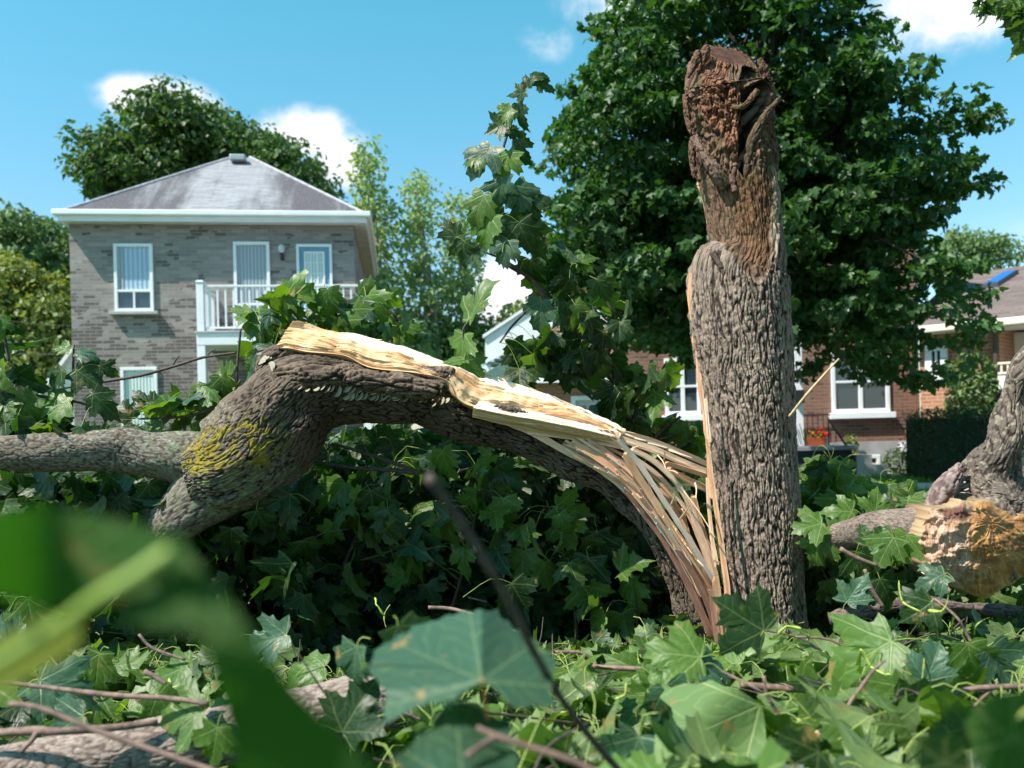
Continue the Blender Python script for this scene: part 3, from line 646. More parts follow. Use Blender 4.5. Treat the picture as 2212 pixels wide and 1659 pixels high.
# --- splinters
def splinter(pts, wood, w=1., th=.5, name='splinter', tw=.0, n=None, rough=.12, parent=None):
    Wd = pxpath(pts); L = np.linalg.norm(np.diff(Wd[:, :3], axis=0), axis=1).sum(); n = n or max(10, int(L/.01))
    w = w*(.64 if Wd[:, 3].max() > .012 else 1); Q, s = spline(Wd, n); C, r = Q[:, :3], Q[:, 3]*w; T, N, B = frames(C)
    sd = rng.uniform(0, 50); q = (.98, .55, 0.1, -.4, -1., -.9, -.2, .5); 
    # eight-sided plank section: broad along B, thin along N
    sec = np.array([(1., -.45), (.95, .5), (.35, .62), (-.3, .5), (-1., .55), (-.96, -.5), (-.25, -.62), (.4, -.5)]); m_ = len(sec)
    ang = tw*s/(s[-1]+1e-6)+rng.uniform(-.3, .3); V = []
    for j, (b, a) in enumerate(sec):
        bb = b*(1+rough*pn(s*14, j*1.7+sd)); aa = a*th*(1+2*rough*pn(s*10, j*2.3+sd, 3.))
        e = np.where(s < .0, 0, 1)
        V.append(C+B*(np.cos(ang)*bb*r-np.sin(ang)*aa*r)[:, None]+N*(np.sin(ang)*bb*r+np.cos(ang)*aa*r)[:, None])
    V = np.stack(V, 1); V[-1] += T[-1]*rng.uniform(-1, 1.5, (m_, 1))*r[-1]*.9; V[0] += T[0]*rng.uniform(-1.5, 1, (m_, 1))*r[0]*.9
    Vf = np.vstack([V.reshape(-1, 3)]); F = [grid_faces(n, m_)]
    k = np.arange(m_)[None]; F.append(k[:, ::-1]); F.append(k+(n-1)*m_)
    u = np.cumsum(np.r_[0, np.linalg.norm(np.diff(sec, axis=0), axis=1)])*r.mean()
    uv = np.stack([np.tile(u, n)+sd, np.repeat(s, m_)], 1)
    return mk(name, Vf, F, WOODS[wood], parent or RT, uv=uv, smooth=False)
Sp = lambda *a, **k: splinter(*a, **k)
z3 = lambda x, y: (1037+.3516*x, 864+.3516*y)
def Z(pts, D0, D1, r0, r1, wood, **k):
    n = len(pts); return splinter([(*z3(x, y), D0+(D1-D0)*i/(n-1), r0+(r1-r0)*(i/(n-1))) for i, (x, y) in enumerate(pts)], wood, **k)
Z([(300, 195), (600, 235), (850, 285), (900, 300)], 4.06, 4.12, 9, 7, 0, th=.8)
Z([(500, 215), (700, 250), (860, 330), (900, 345)], 4.10, 4.14, 6, 5, 1)
Z([(820, 190), (1050, 250), (1250, 330), (1400, 395)], 4.16, 4.30, 10, 9, 0, th=.6)
Z([(860, 240), (1080, 310), (1250, 385), (1395, 445)], 4.12, 4.24, 12, 12, 0, th=.7)
Z([(1150, 390), (1280, 430), (1390, 465)], 4.10, 4.2, 8, 8, 1, th=.6)
Z([(1160, 425), (1280, 500), (1400, 560)], 4.16, 4.26, 10, 7, 1, th=.6)
Z([(1000, 330), (1180, 430), (1400, 540)], 4.2, 4.3, 7, 5, 0, th=.6)
Z([(850, 250), (960, 370), (1090, 560), (1240, 790), (1350, 970), (1450, 1140), (1470, 1180)], 3.99, 4.12, 9, 8, 2, th=.35, tw=.2)
Z([(890, 340), (990, 500), (1120, 700), (1260, 900), (1380, 1080), (1460, 1220)], 4.0, 4.13, 12, 12, 1, th=.5, tw=.1)
Z([(100, 110), (300, 190), (500, 300), (700, 405), (880, 540), (1040, 740), (1190, 950), (1320, 1190), (1400, 1420)], 4.06, 4.16, 12, 10, 0, th=.45)
Z([(560, 265), (740, 350), (930, 500), (1080, 680), (1220, 870), (1350, 1080), (1450, 1290)], 4.07, 4.15, 13, 12, 0, th=.5)
Z([(600, 280), (780, 400), (960, 570), (1120, 790), (1280, 1010), (1400, 1230), (1470, 1440)], 4.05, 4.15, 11, 14, 1, th=.5)
Z([(900, 560), (1040, 730), (1180, 950), (1300, 1180), (1400, 1400), (1440, 1500)], 4.07, 4.17, 9, 13, 3, th=.5)
Z([(1220, 930), (1330, 1100), (1420, 1300), (1470, 1500)], 4.05, 4.14, 9, 14, 3, th=.4)
Z([(930, 300), (1060, 370), (1180, 480), (1270, 610), (1330, 760), (1400, 930), (1450, 1080)], 4.1, 4.2, 9, 9, 0, th=.5)
Z([(940, 350), (1080, 450), (1200, 580), (1290, 720), (1350, 860), (1430, 1040)], 4.14, 4.22, 7, 8, 0, th=.5)
Z([(960, 420), (1090, 540), (1180, 650), (1250, 780), (1330, 930), (1420, 1060)], 4.2, 4.25, 8, 9, 1, th=.5)
Z([(900, 350), (1030, 440), (1150, 560), (1230, 680)], 4.18, 4.22, 6, 5, 1, th=.5)
Z([(1310, 590), (1340, 720), (1390, 870), (1440, 1050)], 4.22, 4.25, 10, 9, 1, th=.7)
Z([(1290, 620), (1320, 780), (1370, 920), (1430, 1080)], 4.16, 4.2, 6, 7, 0)
Z([(1240, 680), (1270, 800), (1300, 900), (1380, 1010)], 4.24, 4.25, 5, 5, 1)
Z([(1395, 250), (1420, 450), (1455, 700), (1490, 950), (1520, 1180), (1530, 1380), (1525, 1540)], 4.10, 4.12, 6, 12, 1, th=.8)
Z([(1400, 255), (1405, 420), (1420, 600)], 4.13, 4.13, 5, 7, 1, th=.8)
Z([(1395, 480), (1405, 640), (1425, 850), (1450, 1010)], 4.16, 4.16, 5, 8, 0, th=.8)
Z([(1385, -10), (1395, 120), (1408, 260)], 4.16, 4.16, 3, 4, 0, th=1)
Z([(1445, 1100), (1470, 1300), (1490, 1540)], 4.06, 4.1, 12, 14, 1, th=.5)
Z([(1420, 1180), (1440, 1350), (1465, 1540)], 4.03, 4.06, 9, 9, 3, th=.4)
for (a, b) in (((1230, 730), (1290, 640)), ((1250, 560), (1440, 840)), ((1090, 340), (1140, 420)), ((1130, 370), (1130, 310)), ((1320, 510), (1325, 600)), ((930, 300), (970, 285)), ((1150, 430), (1215, 450)), ((1175, 640), (1200, 560))):
    Z([a, ((a[0]+b[0])/2+6, (a[1]+b[1])/2-5), b], 4.05, 4.02, 1.6, .9, 0, name='splinter', th=.8)
for k in range(230):   # fine fibres along the fan
    t0 = rng.uniform(0, .6); base = [(500, 290), (880, 520), (1180, 900), (1420, 1340)]; q, _ = spline(np.array([(x, y, 0.) for x, y in base]), 50)
    o = rng.uniform(-10, 120)*np.linspace(1, .25, 50); q[:, 0] += o*.7; q[:, 1] -= o*.9; i0 = int(t0*49); i1 = min(49, i0+int(rng.uniform(8, 25)))
    w = q[i0:i1:max(1, (i1-i0)//4)]
    if len(w) > 2: Z([(x+rng.uniform(-6, 6), y+rng.uniform(-6, 6)) for x, y, _ in w], 4.04+.1*rng.random(), 4.08+.1*rng.random(), rng.uniform(.9, 3.4), rng.uniform(.5, 1.8), int(rng.choice([0, 0, 1, 2])), th=.6)
for k in range(70):   # frayed slivers lifting off the torn edges
    E = [(640, 700), (705, 718), (824, 738), (943, 777), (1080, 820), (1234, 874), (1345, 933), (1440, 968), (1520, 1000)] if k % 2 else [(1040, 880), (1150, 915), (1250, 940), (1336, 958), (1420, 1085), (1470, 1160), (1530, 1240)]
    q, _ = spline(np.array([(x, y, 0.) for x, y in E]), 60); i = rng.integers(2, 57); tx, ty = q[i+2, :2]-q[i-2, :2]; l = np.hypot(tx, ty); tx, ty = tx/l, ty/l
    L_ = rng.uniform(14, 55); o = rng.uniform(-4, 7); x, y = q[i, 0], q[i, 1]+2; sgn = rng.choice([-1, 1]); dz_ = 4.26 if (k % 2 and y < 860) else 4.06
    splinter([(x, y, dz_, rng.uniform(1.2, 2.6)), (x+sgn*tx*L_*.5+ty*o*.4, y+sgn*ty*L_*.5-abs(o)*.5, dz_-.01, 1.4), (x+sgn*tx*L_+ty*o, y+sgn*ty*L_-abs(o), dz_-.02, .5)], int(rng.choice([0, 0, 1])), th=.6)
# torn left edge of the standing trunk
for pts in ([(1492, 590), (1490, 640), (1494, 690)], [(1499, 722), (1500, 740), (1507, 760)], [(1505, 760), (1512, 830), (1522, 900)], [(1520, 880), (1526, 930), (1534, 980)]):
    splinter([(x, y, 4.31, 5 if i in (0, len(pts)-1) else 8) for i, (x, y) in enumerate(pts)], 1 if pts[0][1] > 580 else 0, th=1.1, name='splinter')
# --- bracket fungi
def on_tube(t, px, py):
    d = P(px, py, 1.)-CAM; C = t['C']; k = C[:, 1]; q = CAM+d*k[:, None]; e = q-C; dist = np.linalg.norm(e, axis=1)
    i = int(np.argmin(dist)); G = t['G'][i]; pr = (G-CAM); XX = CX+(pr @ RIGHT)/pr[:, 1]*FPX; YY = HY-(pr @ UP)/pr[:, 1]*FPX
    sc = np.hypot(XX-px, YY-py)+1000*(G[:, 1] > C[i, 1]); j = int(np.argmin(sc)); return G[j], unit(G[j]-C[i])
def fungus_mesh():
    m = MB(); n = 12; rows = [(0, .0, .10), (.45, .06, .22), (.8, .10, .16), (1.0, .08, .0)]
    vs, fs = [], []
    for (r, z, _) in rows: vs += [(math.cos(math.pi*i/n)*r, math.sin(math.pi*i/n)*r*1.0-.15, z*(1-.3*r)+.12) for i in range(n+1)]
    for (r, z, _) in rows[::-1]: vs += [(math.cos(math.pi*i/n)*r*.96, math.sin(math.pi*i/n)*r*.96-.15, -.10+.16*r) for i in range(n+1)]
    k = n+1
    for a in range(7):
        for i in range(n): fs.append((a*k+i, a*k+i+1, (a+1)*k+i+1, (a+1)*k+i))
    m.add(vs, fs); return m
FUNG = plain('fungus', (.30, .265, .19), .6, .3, 30)
fproto = None
spots = [(536+5*i, 0) for i in range(0)]
z2 = lambda x, y: (518+.3125*x, 605+.3125*y)
fl = [(430, 740, 5), (490, 755, 5), (560, 745, 7), (600, 740, 8), (635, 750, 9), (655, 750, 9), (705, 770, 11), (725, 880, 5)]
for i in range(15): fl.append((775+24*i+rng.uniform(-5, 5), 745+3*i+rng.uniform(-8, 8)*.6, rng.uniform(8, 13)))
for i in range(15): fl.append((765+28*i, 800+1.5*i+rng.uniform(-5, 5), rng.uniform(7, 11)))
for i in range(14): fl.append((1130+30*i, 780+4.5*i+rng.uniform(-10, 10), rng.uniform(4, 8)))
for i in range(12): fl.append((1200+28*i, 815+2*i+rng.uniform(-8, 14), rng.uniform(4, 8)))
fl += [(1340, 860, 7), (240, 610, 12), (160, 515, 12), (150, 540, 10), (185, 500, 8)]
for (x, y, r) in fl:
    px, py = z2(x, y); g, nn = on_tube(BT, px, py); nn = unit(nn*np.array([.6, 1, .6]))
    if fproto is None: fproto = fungus_mesh().build('bracket_fungus', FUNG, RT, smooth=True); o = fproto
    else: o = fproto.copy(); COL.objects.link(o); o.parent = RT
    s = r*4.1/FPX*1.15; 
    zax = unit(np.array([-.45, -.75, .45])+rng.normal(size=3)*.15); yax = unit(nn-zax*(nn @ zax)); xax = np.cross(yax, zax)
    M = Matrix(((xax[0]*s, yax[0]*s, zax[0]*s*.7, 0), (xax[1]*s, yax[1]*s, zax[1]*s*.7, 0), (xax[2]*s, yax[2]*s, zax[2]*s*.7, 0), (0, 0, 0, 1)))
    M.translation = Vector(g+nn*s*.55)-RT.location; o.matrix_local = M
# ================================================================== buildings
def planar(root_px, yaw):
    """frame of a facade: returns the origin and a function px,py -> local (x,z) on the front plane"""
    o = P(*root_px); o = np.array([o[0], o[1], 0.]); ex = np.array([math.cos(yaw), math.sin(yaw), 0]); nrm = np.array([math.sin(yaw), -math.cos(yaw), 0])
    def f(px, py, back=0.):
        d = P(px, py, 1.)-CAM; oo = o-nrm*back; k = ((oo-CAM) @ nrm)/(d @ nrm); q = CAM+d*k-oo; return q @ ex, q[2]
    return o, f
def brickmat(name, c1, c2, mortar, dark=None, bw=.22, bh=.075, cluster=0.):
    def f(t):
        p = t.n('ShaderNodeSeparateXYZ', {0: t.n('ShaderNodeTexCoord').outputs['Object']})
        u = t.m('ADD', p.outputs[0], p.outputs[1]); v = t.n('ShaderNodeCombineXYZ', {0: u, 1: p.outputs[2]}).outputs[0]
        b = t.n('ShaderNodeTexBrick', {'Vector': v, 'Color1': (0, 0, 0), 'Color2': (1, 1, 1), 'Mortar': (.5, .5, .5), 'Scale': 1., 'Mortar Size': .007, 'Mortar Smooth': .3, 'Brick Width': bw, 'Row Height': bh}, offset=.5)
        r = t.n('ShaderNodeSeparateColor', {0: b.outputs[0]}).outputs[0]
        nz = t.n('ShaderNodeTexNoise', {'Vector': t.n('ShaderNodeVectorMath', {0: v, 1: (1.1, 2.2, 1)}, operation='MULTIPLY').outputs[0], 'Scale': 1., 'Detail': 4.}).outputs[0]
        c = t.mix(r, c1, c2)
        if dark:
            th = t.m('ADD', t.m('ADD', r, t.m('MULTIPLY', t.m('SUBTRACT', nz, .5), 3.2)), t.ramp(p.outputs[2], 6., 1.2, -.22, cluster))
            c = t.mix(t.ramp(th, .80, .90, 0, .95), c, dark)
        big = t.n('ShaderNodeTexNoise', {'Vector': v, 'Scale': .7, 'Detail': 5.}).outputs[0]; fine = t.n('ShaderNodeTexNoise', {'Vector': v, 'Scale': 60., 'Detail': 3.}).outputs[0]
        c = t.mix(t.ramp(big, .3, .7, 0., .25), c, tuple(x*.75 for x in c1)); c = t.mix(t.ramp(fine, .4, .7, 0, .3), c, tuple(min(1, x*1.3) for x in c2))
        c = t.mix(b.outputs['Fac'], c, mortar)
        return pbr(t, c, .85, t.m('ADD', t.m('MULTIPLY', b.outputs['Fac'], -1.), t.m('MULTIPLY', fine, .3)), .25, 0, .6, .012)
    return material(name, f)
def shingle(name, c1, c2, stain=None):
    def f(t):
        p = t.n('ShaderNodeTexCoord').outputs['Object']; s = t.n('ShaderNodeSeparateXYZ', {0: p})
        v = t.n('ShaderNodeCombineXYZ', {0: t.m('ADD', s.outputs[0], t.m('MULTIPLY', s.outputs[1], .02)), 1: s.outputs[2]}).outputs[0]
        b = t.n('ShaderNodeTexBrick', {'Vector': v, 'Color1': (0, 0, 0), 'Color2': (1, 1, 1), 'Mortar': (0., 0., 0.), 'Scale': 1., 'Mortar Size': .010, 'Brick Width': .31, 'Row Height': .062}, offset=.5)
        r = t.n('ShaderNodeSeparateColor', {0: b.outputs[0]}).outputs[0]; c = t.mix(r, c1, c2)
        if stain:
            n = t.n('ShaderNodeTexNoise', {'Vector': t.n('ShaderNodeVectorMath', {0: v, 1: (1.6, .5, 1)}, operation='MULTIPLY').outputs[0], 'Scale': 1., 'Detail': 7., 'Roughness': .65}).outputs[0]
            n2 = t.n('ShaderNodeTexNoise', {'Vector': v, 'Scale': 25., 'Detail': 3.}).outputs[0]
            ctr = t.m('ABSOLUTE', t.m('SUBTRACT', s.outputs[0], 3.15))
            k = t.m('ADD', n, t.ramp(ctr, .3, 1.8, -.10, .20))
            c = t.mix(t.m('MULTIPLY', t.ramp(k, .38, .68), t.ramp(n2, .3, .6, .7, 1.)), c, stain)
        return pbr(t, c, .9, t.m('MULTIPLY', b.outputs['Fac'], -1.), .2, 0, .5, .01)
    return material(name, f)
WHITE = plain('white_paint', (.80, .80, .82), .45, .04, 3.)
CREAM = plain('cream_paint', (.72, .68, .56), .5, .05, 3.)
BLUEP = plain('blue_door_paint', (.14, .30, .42), .45, .08, 3.)
BLACKM = plain('black_metal', (.02, .02, .022), .4, .2, 5.)
GREYM = plain('grey_metal', (.35, .36, .38), .4, .1, 5., metal=.3)
def glassf(t):
    a = t.n('ShaderNodeTexCoord').outputs['Object']
    return t.n('ShaderNodeBsdfPrincipled', {'Base Color': (.03, .045, .06, 1), 'Roughness': .04, 'Specular IOR Level': .8, 'Coat Weight': .5, 'Normal': t.n('ShaderNodeBump', {'Height': t.n('ShaderNodeTexNoise', {'Vector': a, 'Scale': 1.6, 'Detail': 2.}).outputs[0], 'Strength': .05}).outputs[0]}).outputs[0]
GLASS = material('window_glass', glassf)
def blindf(base, freq=22.):
    def f(t):
        s = t.n('ShaderNodeSeparateXYZ', {0: t.n('ShaderNodeTexCoord').outputs['Object']})
        w = t.m('SINE', t.m('MULTIPLY', s.outputs[0], freq*2)); c = t.mix(t.ramp(w, -1, 1), tuple(x*.72 for x in base), base)
        return pbr(t, c, .25, w, .5, 0, .3, .02)
    return f
BLIND = material('vertical_blind', blindf((.42, .55, .70), 32.)); BLINDW = material('pale_blind', blindf((.62, .72, .70), 45.)); CURT = material('curtain', blindf((.36, .40, .44), 40.))
def window(root, x0, x1, z0, z1, mat_pane, mull=(), bars=(), y=-.03, fw=.07, name='window', dark=GLASS, sill=None, framemat=None):
    w = MB().frame(x0, x1, z0, z1, fw, y-.03, y+.06)
    for m_ in mull: w.box(m_[0]-.02, m_[0]+.02, y-.022, y+.05, m_[1], m_[2])
    for b in bars: w.box(b[0], b[1], y-.025, y+.052, b[2]-.025, b[2]+.025)
    o = w.build(name, framemat or WHITE, root, bevel=.006)
    for (a, b, c, d, mt) in mat_pane: MB().box(a, b, y+.02, y+.035, c, d).build('pane', mt, o)
    if sill: MB().box(sill[0], sill[1], y-.12, y+.02, sill[2], sill[3]).build('sill', sill[4], root, bevel=.008)
    return o
# --- grey brick house
YAW = R_(7.5)
o1, f1 = planar((160, 900, 19.), YAW)
H1 = empty('brick_house', o1, 'two storey grey brick house with hipped shingle roof, blue door and white balcony', 'house', rz=YAW)
WD = f1(767, 600)[0]; ZE = f1(450, 484)[1]
GB = brickmat('grey_brick', (.20, .172, .158), (.37, .325, .295), (.30, .275, .27), (.075, .056, .05), .26, .078, .80)
holes = []
def rect(f, a, b, c, d): x0, z1 = f(a, c); x1, z0 = f(b, d); return x0, x1, min(z0, z1), max(z0, z1)
w1 = rect(f1, 246, 334, 527, 673); w2 = rect(f1, 504, 587, 523, 705); dr = rect(f1, 640, 722, 528, 727); w3 = rect(f1, 261, 344, 794, 935); dr2 = rect(f1, 610, 700, 830, 1040)
def wall_with_holes(W_, H, hs, y0=0., y1=.3):
    m = MB(); xs = sorted({0, W_, *[h[0] for h in hs], *[h[1] for h in hs]}); zs = sorted({0, H, *[h[2] for h in hs], *[h[3] for h in hs]})
    for i in range(len(xs)-1):
        for j in range(len(zs)-1):
            cx_, cz = (xs[i]+xs[i+1])/2, (zs[j]+zs[j+1])/2
            if any(h[0] < cx_ < h[1] and h[2] < cz < h[3] for h in hs): continue
            # outward front quad plus reveals
            m.add([(xs[i], y0, zs[j]), (xs[i+1], y0, zs[j]), (xs[i+1], y0, zs[j+1]), (xs[i], y0, zs[j+1])], [(0, 1, 2, 3)])
    for h in hs:
        a, b, c, d = h
        m.add([(a, y0, c), (b, y0, c), (b, y0, d), (a, y0, d), (a, y1, c), (b, y1, c), (b, y1, d), (a, y1, d)], [(0, 4, 5, 1), (1, 5, 6, 2), (2, 6, 7, 3), (3, 7, 4, 0)])
    return m
DP = 7.
def shell(W_, H, hs, DPt):
    m = wall_with_holes(W_, H, hs)
    m.add([(0, 0, 0), (0, DPt, 0), (0, DPt, H), (0, 0, H)], [(0, 3, 2, 1)]); m.add([(W_, 0, 0), (W_, DPt, 0), (W_, DPt, H), (W_, 0, H)], [(0, 1, 2, 3)])
    m.add([(0, DPt, 0), (W_, DPt, 0), (W_, DPt, H), (0, DPt, H)], [(0, 3, 2, 1)])
    m.add([(.01, .31, 0), (W_-.01, .31, 0), (W_-.01, .31, H), (.01, .31, H)], [(0, 1, 2, 3)]) ; return m
shell(WD, ZE, [w1, w2, dr, w3, dr2], DP).build('wall', GB, H1)
OV = .31
RZ = f1(468, 347, 3.6)[1]; cxr = f1(468, 400)[0]
r = MB(); ez = ZE+.16
OL = .12
A = [(-OL, -OV, ez), (WD+OV, -OV, ez), (WD+OV, DP+OV, ez), (-OL, DP+OV, ez)]; ry0 = 3.3
r.add(A+[(cxr-.22, ry0, RZ), (cxr+.22, ry0, RZ), (cxr+.22, DP-3, RZ), (cxr-.22, DP-3, RZ)], [(0, 1, 5, 4), (1, 2, 6, 5), (2, 3, 7, 6), (3, 0, 4, 7), (4, 5, 6, 7)])
rf = r.build('roof', shingle('grey_shingle', (.23, .225, .245), (.34, .335, .36), (.085, .075, .085)), H1)
MB().bar((-OL, -OV, ez+.01), (cxr-.22, ry0, RZ+.01), .035).bar((WD+OV, -OV, ez+.01), (cxr+.22, ry0, RZ+.01), .035).build('hip_cap', plain('ridge_shingle', (.42, .40, .45), .9, .2, 9.), rf)
MB().box(cxr-.2, cxr+.2, ry0-.62, ry0-.3, RZ-.26, RZ-.10).build('roof_vent', GREYM, rf, bevel=.03)
g = MB()
for (x0, x1, y0, y1) in ((-OL-.10, WD+OV+.10, -OV-.10, -OV+.01), (-OL-.10, -OL+.01, -OV+.01, DP), (WD+OV-.01, WD+OV+.10, -OV+.01, DP)):
    g.box(x0, x1, y0, y1, ZE+.10, ZE+.22)
gt = g.build('gutter', WHITE, H1, bevel=.02)
MB().box(-OL, WD+OV, -OV, -OV+.03, ZE-.02, ZE+.10).box(-OL, -OL+.03, -OV+.03, DP, ZE-.02, ZE+.10).box(WD+OV-.03, WD+OV, -OV+.03, DP, ZE-.02, ZE+.10).build('fascia', WHITE, H1)
MB().box(-OL+.03, WD+OV-.03, -OV+.03, 0.0, ZE-.012, ZE+.006).box(-OL+.03, -.003, 0.003, DP, ZE-.012, ZE+.006).box(WD+.003, WD+OV-.03, 0.003, DP, ZE-.012, ZE+.006).build('soffit', plain('soffit', (.55, .55, .55), .6), H1)
x0, x1, z0, z1 = w1; zt = f1(290, 629)[1]; xm = (x0+x1)/2
window(H1, x0, x1, z0, z1, [(x0+.07, x1-.07, zt, z1-.07, BLIND), (x0+.07, xm, z0+.07, zt, GLASS), (xm, x1-.07, z0+.07, zt, GLASS)], mull=[(xm, z0+.05, zt)], bars=[(x0+.03, x1-.03, zt)], sill=(x0-.1, x1+.1, z0-.075, z0-.003, CONC))
MB().box(x0+.09, x0+.2, -.02, -.015, zt+.05, z1-.09).build('curtain', CURT, H1)
x0, x1, z0, z1 = w2
window(H1, x0, x1, z0, z1, [(x0+.07, x1-.07, z0+.07, z1-.07, CURT)], bars=[(x0+.05, x1-.05, z0+.5)], sill=(x0-.08, x1+.08, z0-.07, z0-.003, CONC))
x0, x1, z0, z1 = w3
window(H1, x0, x1, z0, z1, [(x0+.06, x1-.06, z0+.06, z1-.06, BLINDW)], name='window')
for (x0, x1, z0, z1), nm in ((dr, 'door'), (dr2, 'door')):
    d = MB().frame(x0, x1, z0, z1, .06, -.05, .05).build('door_frame', WHITE, H1, bevel=.006)
    dd = MB().box(x0+.062, x1-.062, -.01, .04, z0+.06, z1-.062).build(nm, BLUEP, H1)
    a, b = x0+.17, x1-.17; c, e = z0+(.95 if nm else 1), z1-.17; hh = (e-c)
    m = MB().frame(a, b, c, e, .035, -.035, -.012)
    for k in (1, 2): m.box(a+(b-a)*k/3-.009, a+(b-a)*k/3+.009, -.03, -.013, c+.03, e-.03)
    for k in (1, 2, 3): m.box(a+.03, b-.03, -.031, -.014, c+hh*k/4-.009, c+hh*k/4+.009)
    m.build('muntins', WHITE, dd); MB().box(a+.03, b-.03, -.0125, -.011, c+.03, e-.03).build('pane', BLINDW, dd)
    MB().bar((x1-.13, -.06, z0+.95), (x1-.13, -.01, z0+.95), .025).build('handle', GREYM, dd)
lx, lz = f1(610, 548)
wl = MB().lathe((lx, -.12, lz-.14), [(.02, 0), (.045, .03), (.035, .10), (.02, .14)], 10).box(lx-.035, lx+.035, -.04, -.003, lz-.16, lz-.02).bar((lx, -.04, lz-.06), (lx, -.12, lz-.1), .012).build('wall_lamp', BLACKM, H1)
MB().lathe((lx, -.12, lz), [(.04, 0), (.07, .05), (.075, .12), (.05, .17), (.01, .19)], 12).build('lamp_shade', plain('lamp_glass', (.6, .6, .58), .1, .05, 3.), wl, smooth=True)
# balcony
BY = -1.35
bx0, bz = f1(424, 716, BY); _, bz2 = f1(424, 746, BY); bzt = f1(424, 615, BY)[1]; bx1 = WD+.35
bal = MB().box(bx0, bx1, BY, -.004, bz2, bz-.03).build('balcony', WHITE, H1, bevel=.01)
MB().box(bx0-.03, bx1+.03, BY-.03, -.005, bz-.028, bz+.01).build('deck', plain('deck_grey', (.5, .5, .52), .7), bal)
def post(x, y, z0, z1, w): return MB().box(x-w/2, x+w/2, y-w/2, y+w/2, z0, z1).box(x-w/2-.015, x+w/2+.015, y-w/2-.015, y+w/2+.015, z1, z1+.03).box(x-w/2+.01, x+w/2-.01, y-w/2+.01, y+w/2-.01, z1+.03, z1+.05)
for (x, y) in ((bx0+.09, BY+.09), (bx1-.09, BY+.09)):
    post(x, y, bz+.012, bzt+.05, .15).build('railing_post', WHITE, bal, bevel=.008)
    MB().box(x-.085, x+.085, y-.085, y+.085, 0, bz2-.002).build('support_post', WHITE, bal, bevel=.008)
post(bx0+.09, -.1, bz+.012, bzt-.05, .1).build('railing_post', WHITE, bal, bevel=.008)
MB().box(bx0+.17, bx1-.17, BY+.05, BY+.13, bzt-.04, bzt).box(bx0+.17, bx1-.17, BY+.06, BY+.12, bz+.06, bz+.1).box(bx0+.05, bx0+.13, BY+.17, -.16, bzt-.04, bzt).box(bx0+.06, bx0+.12, BY+.17, -.16, bz+.06, bz+.1).build('handrail', WHITE, bal, bevel=.006)
p0 = None
def put(x, y, z, proto, par):
    o = proto.copy(); COL.objects.link(o); o.parent = par; o.location = (x, y, z); return o
p0 = MB().box(-.018, .018, -.018, .018, bz+.101, bzt-.041).build('baluster', WHITE, bal)
nb = int((bx1-bx0-.34)/.165); p0.location = (bx0+.17+.1, BY+.09, 0)
for k in range(1, nb): put(bx0+.17+.1+k*.165, BY+.09, 0, p0, bal)
for k in range(7): put(bx0+.09, BY+.3+k*.14, 0, p0, bal)
# --- white sided neighbour, left
o2, f2 = planar((90, 900, 22.), R_(8))
H2 = empty('white_house', o2, 'small white sided building with sloping white roof edge left of the grey brick house', 'house', rz=R_(8))
def sidingf(t):
    s = t.n('ShaderNodeSeparateXYZ', {0: t.n('ShaderNodeTexCoord').outputs['Object']}); w = t.m('FRACT', t.m('MULTIPLY', s.outputs[2], 7.))
    return pbr(t, t.mix(t.ramp(w, .0, .12), (.45, .45, .47), (.78, .78, .80)), .5, w, .3, 0, .6, .02)
SID = material('white_siding', sidingf)
gl_ = [f2(96, 845), f2(172, 742), f2(172, 1000), f2(96, 1000)]; xa, za = gl_[0]; xb, zb = gl_[1]
MB().prism([(xa, 0), (xb+2, 0), (xb+2, zb+.3), (xb, zb), (xa, za)], .0, 5.).build('wall', SID, H2)
MB().prism([(xa-.25, za-.38), (xb, zb-.02), (xb, zb+.12), (xa-.25, za-.22)], -.15, 5.2).build('roof', WHITE, H2)
# --- brown brick house behind the maple
o3, f3 = planar((1990, 1000, 18.), R_(-1.0))
xl = f3(1330, 900)[0]; o3 = o3+np.array([math.cos(R_(-1)), math.sin(R_(-1)), 0])*xl
H3 = empty('brick_house', o3, 'brown brick house with white framed windows standing behind the big maple', 'house', rz=R_(-1))
g3 = lambda px, py, b=0.: (f3(px, py, b)[0]-xl, f3(px, py, b)[1])
W3 = -xl; FZ = g3(1920, 953)[1]; H3Z = 6.4
BB = brickmat('brown_brick', (.185, .088, .06), (.27, .135, .09), (.25, .2, .17), (.10, .055, .045), .21, .075, -.1)
wa = rect(g3, 1793, 1921, 760, 889); wb = rect(g3, 1434, 1514, 775, 895); wc = rect(g3, 1420, 1510, 560, 690); wd_ = rect(g3, 1795, 1920, 540, 665); dd3 = rect(g3, 1640, 1718, 780, 962)
s3 = MB(); 
hs = [wa, wb, wc, wd_, dd3]
m = wall_with_holes(W3, H3Z, hs)
m.add([(0, 0, 0), (0, 9, 0), (0, 9, H3Z), (0, 0, H3Z)], [(0, 3, 2, 1)]); m.add([(W3, 0, 0), (W3, 9, 0), (W3, 9, H3Z), (W3, 0, H3Z)], [(0, 1, 2, 3)]); m.add([(.01, .31, 0), (W3-.01, .31, 0), (W3-.01, .31, H3Z), (.01, .31, H3Z)], [(0, 1, 2, 3)])
m.build('wall', BB, H3)
MB().add([(-.4, -.4, H3Z), (W3+.4, -.4, H3Z), (W3+.4, 9, H3Z), (-.4, 9, H3Z), (2.8, 3.2, H3Z+1.3), (W3-2.8, 3.2, H3Z+1.3), (W3-2.8, 6, H3Z+1.3), (2.8, 6, H3Z+1.3)], [(0, 1, 5, 4), (1, 2, 6, 5), (2, 3, 7, 6), (3, 0, 4, 7), (4, 5, 6, 7), (0, 3, 2, 1)]).build('roof', shingle('brown_shingle', (.10, .075, .07), (.16, .12, .11)), H3)
bw_ = rect(g3, 1854, 1900, 983, 1021)
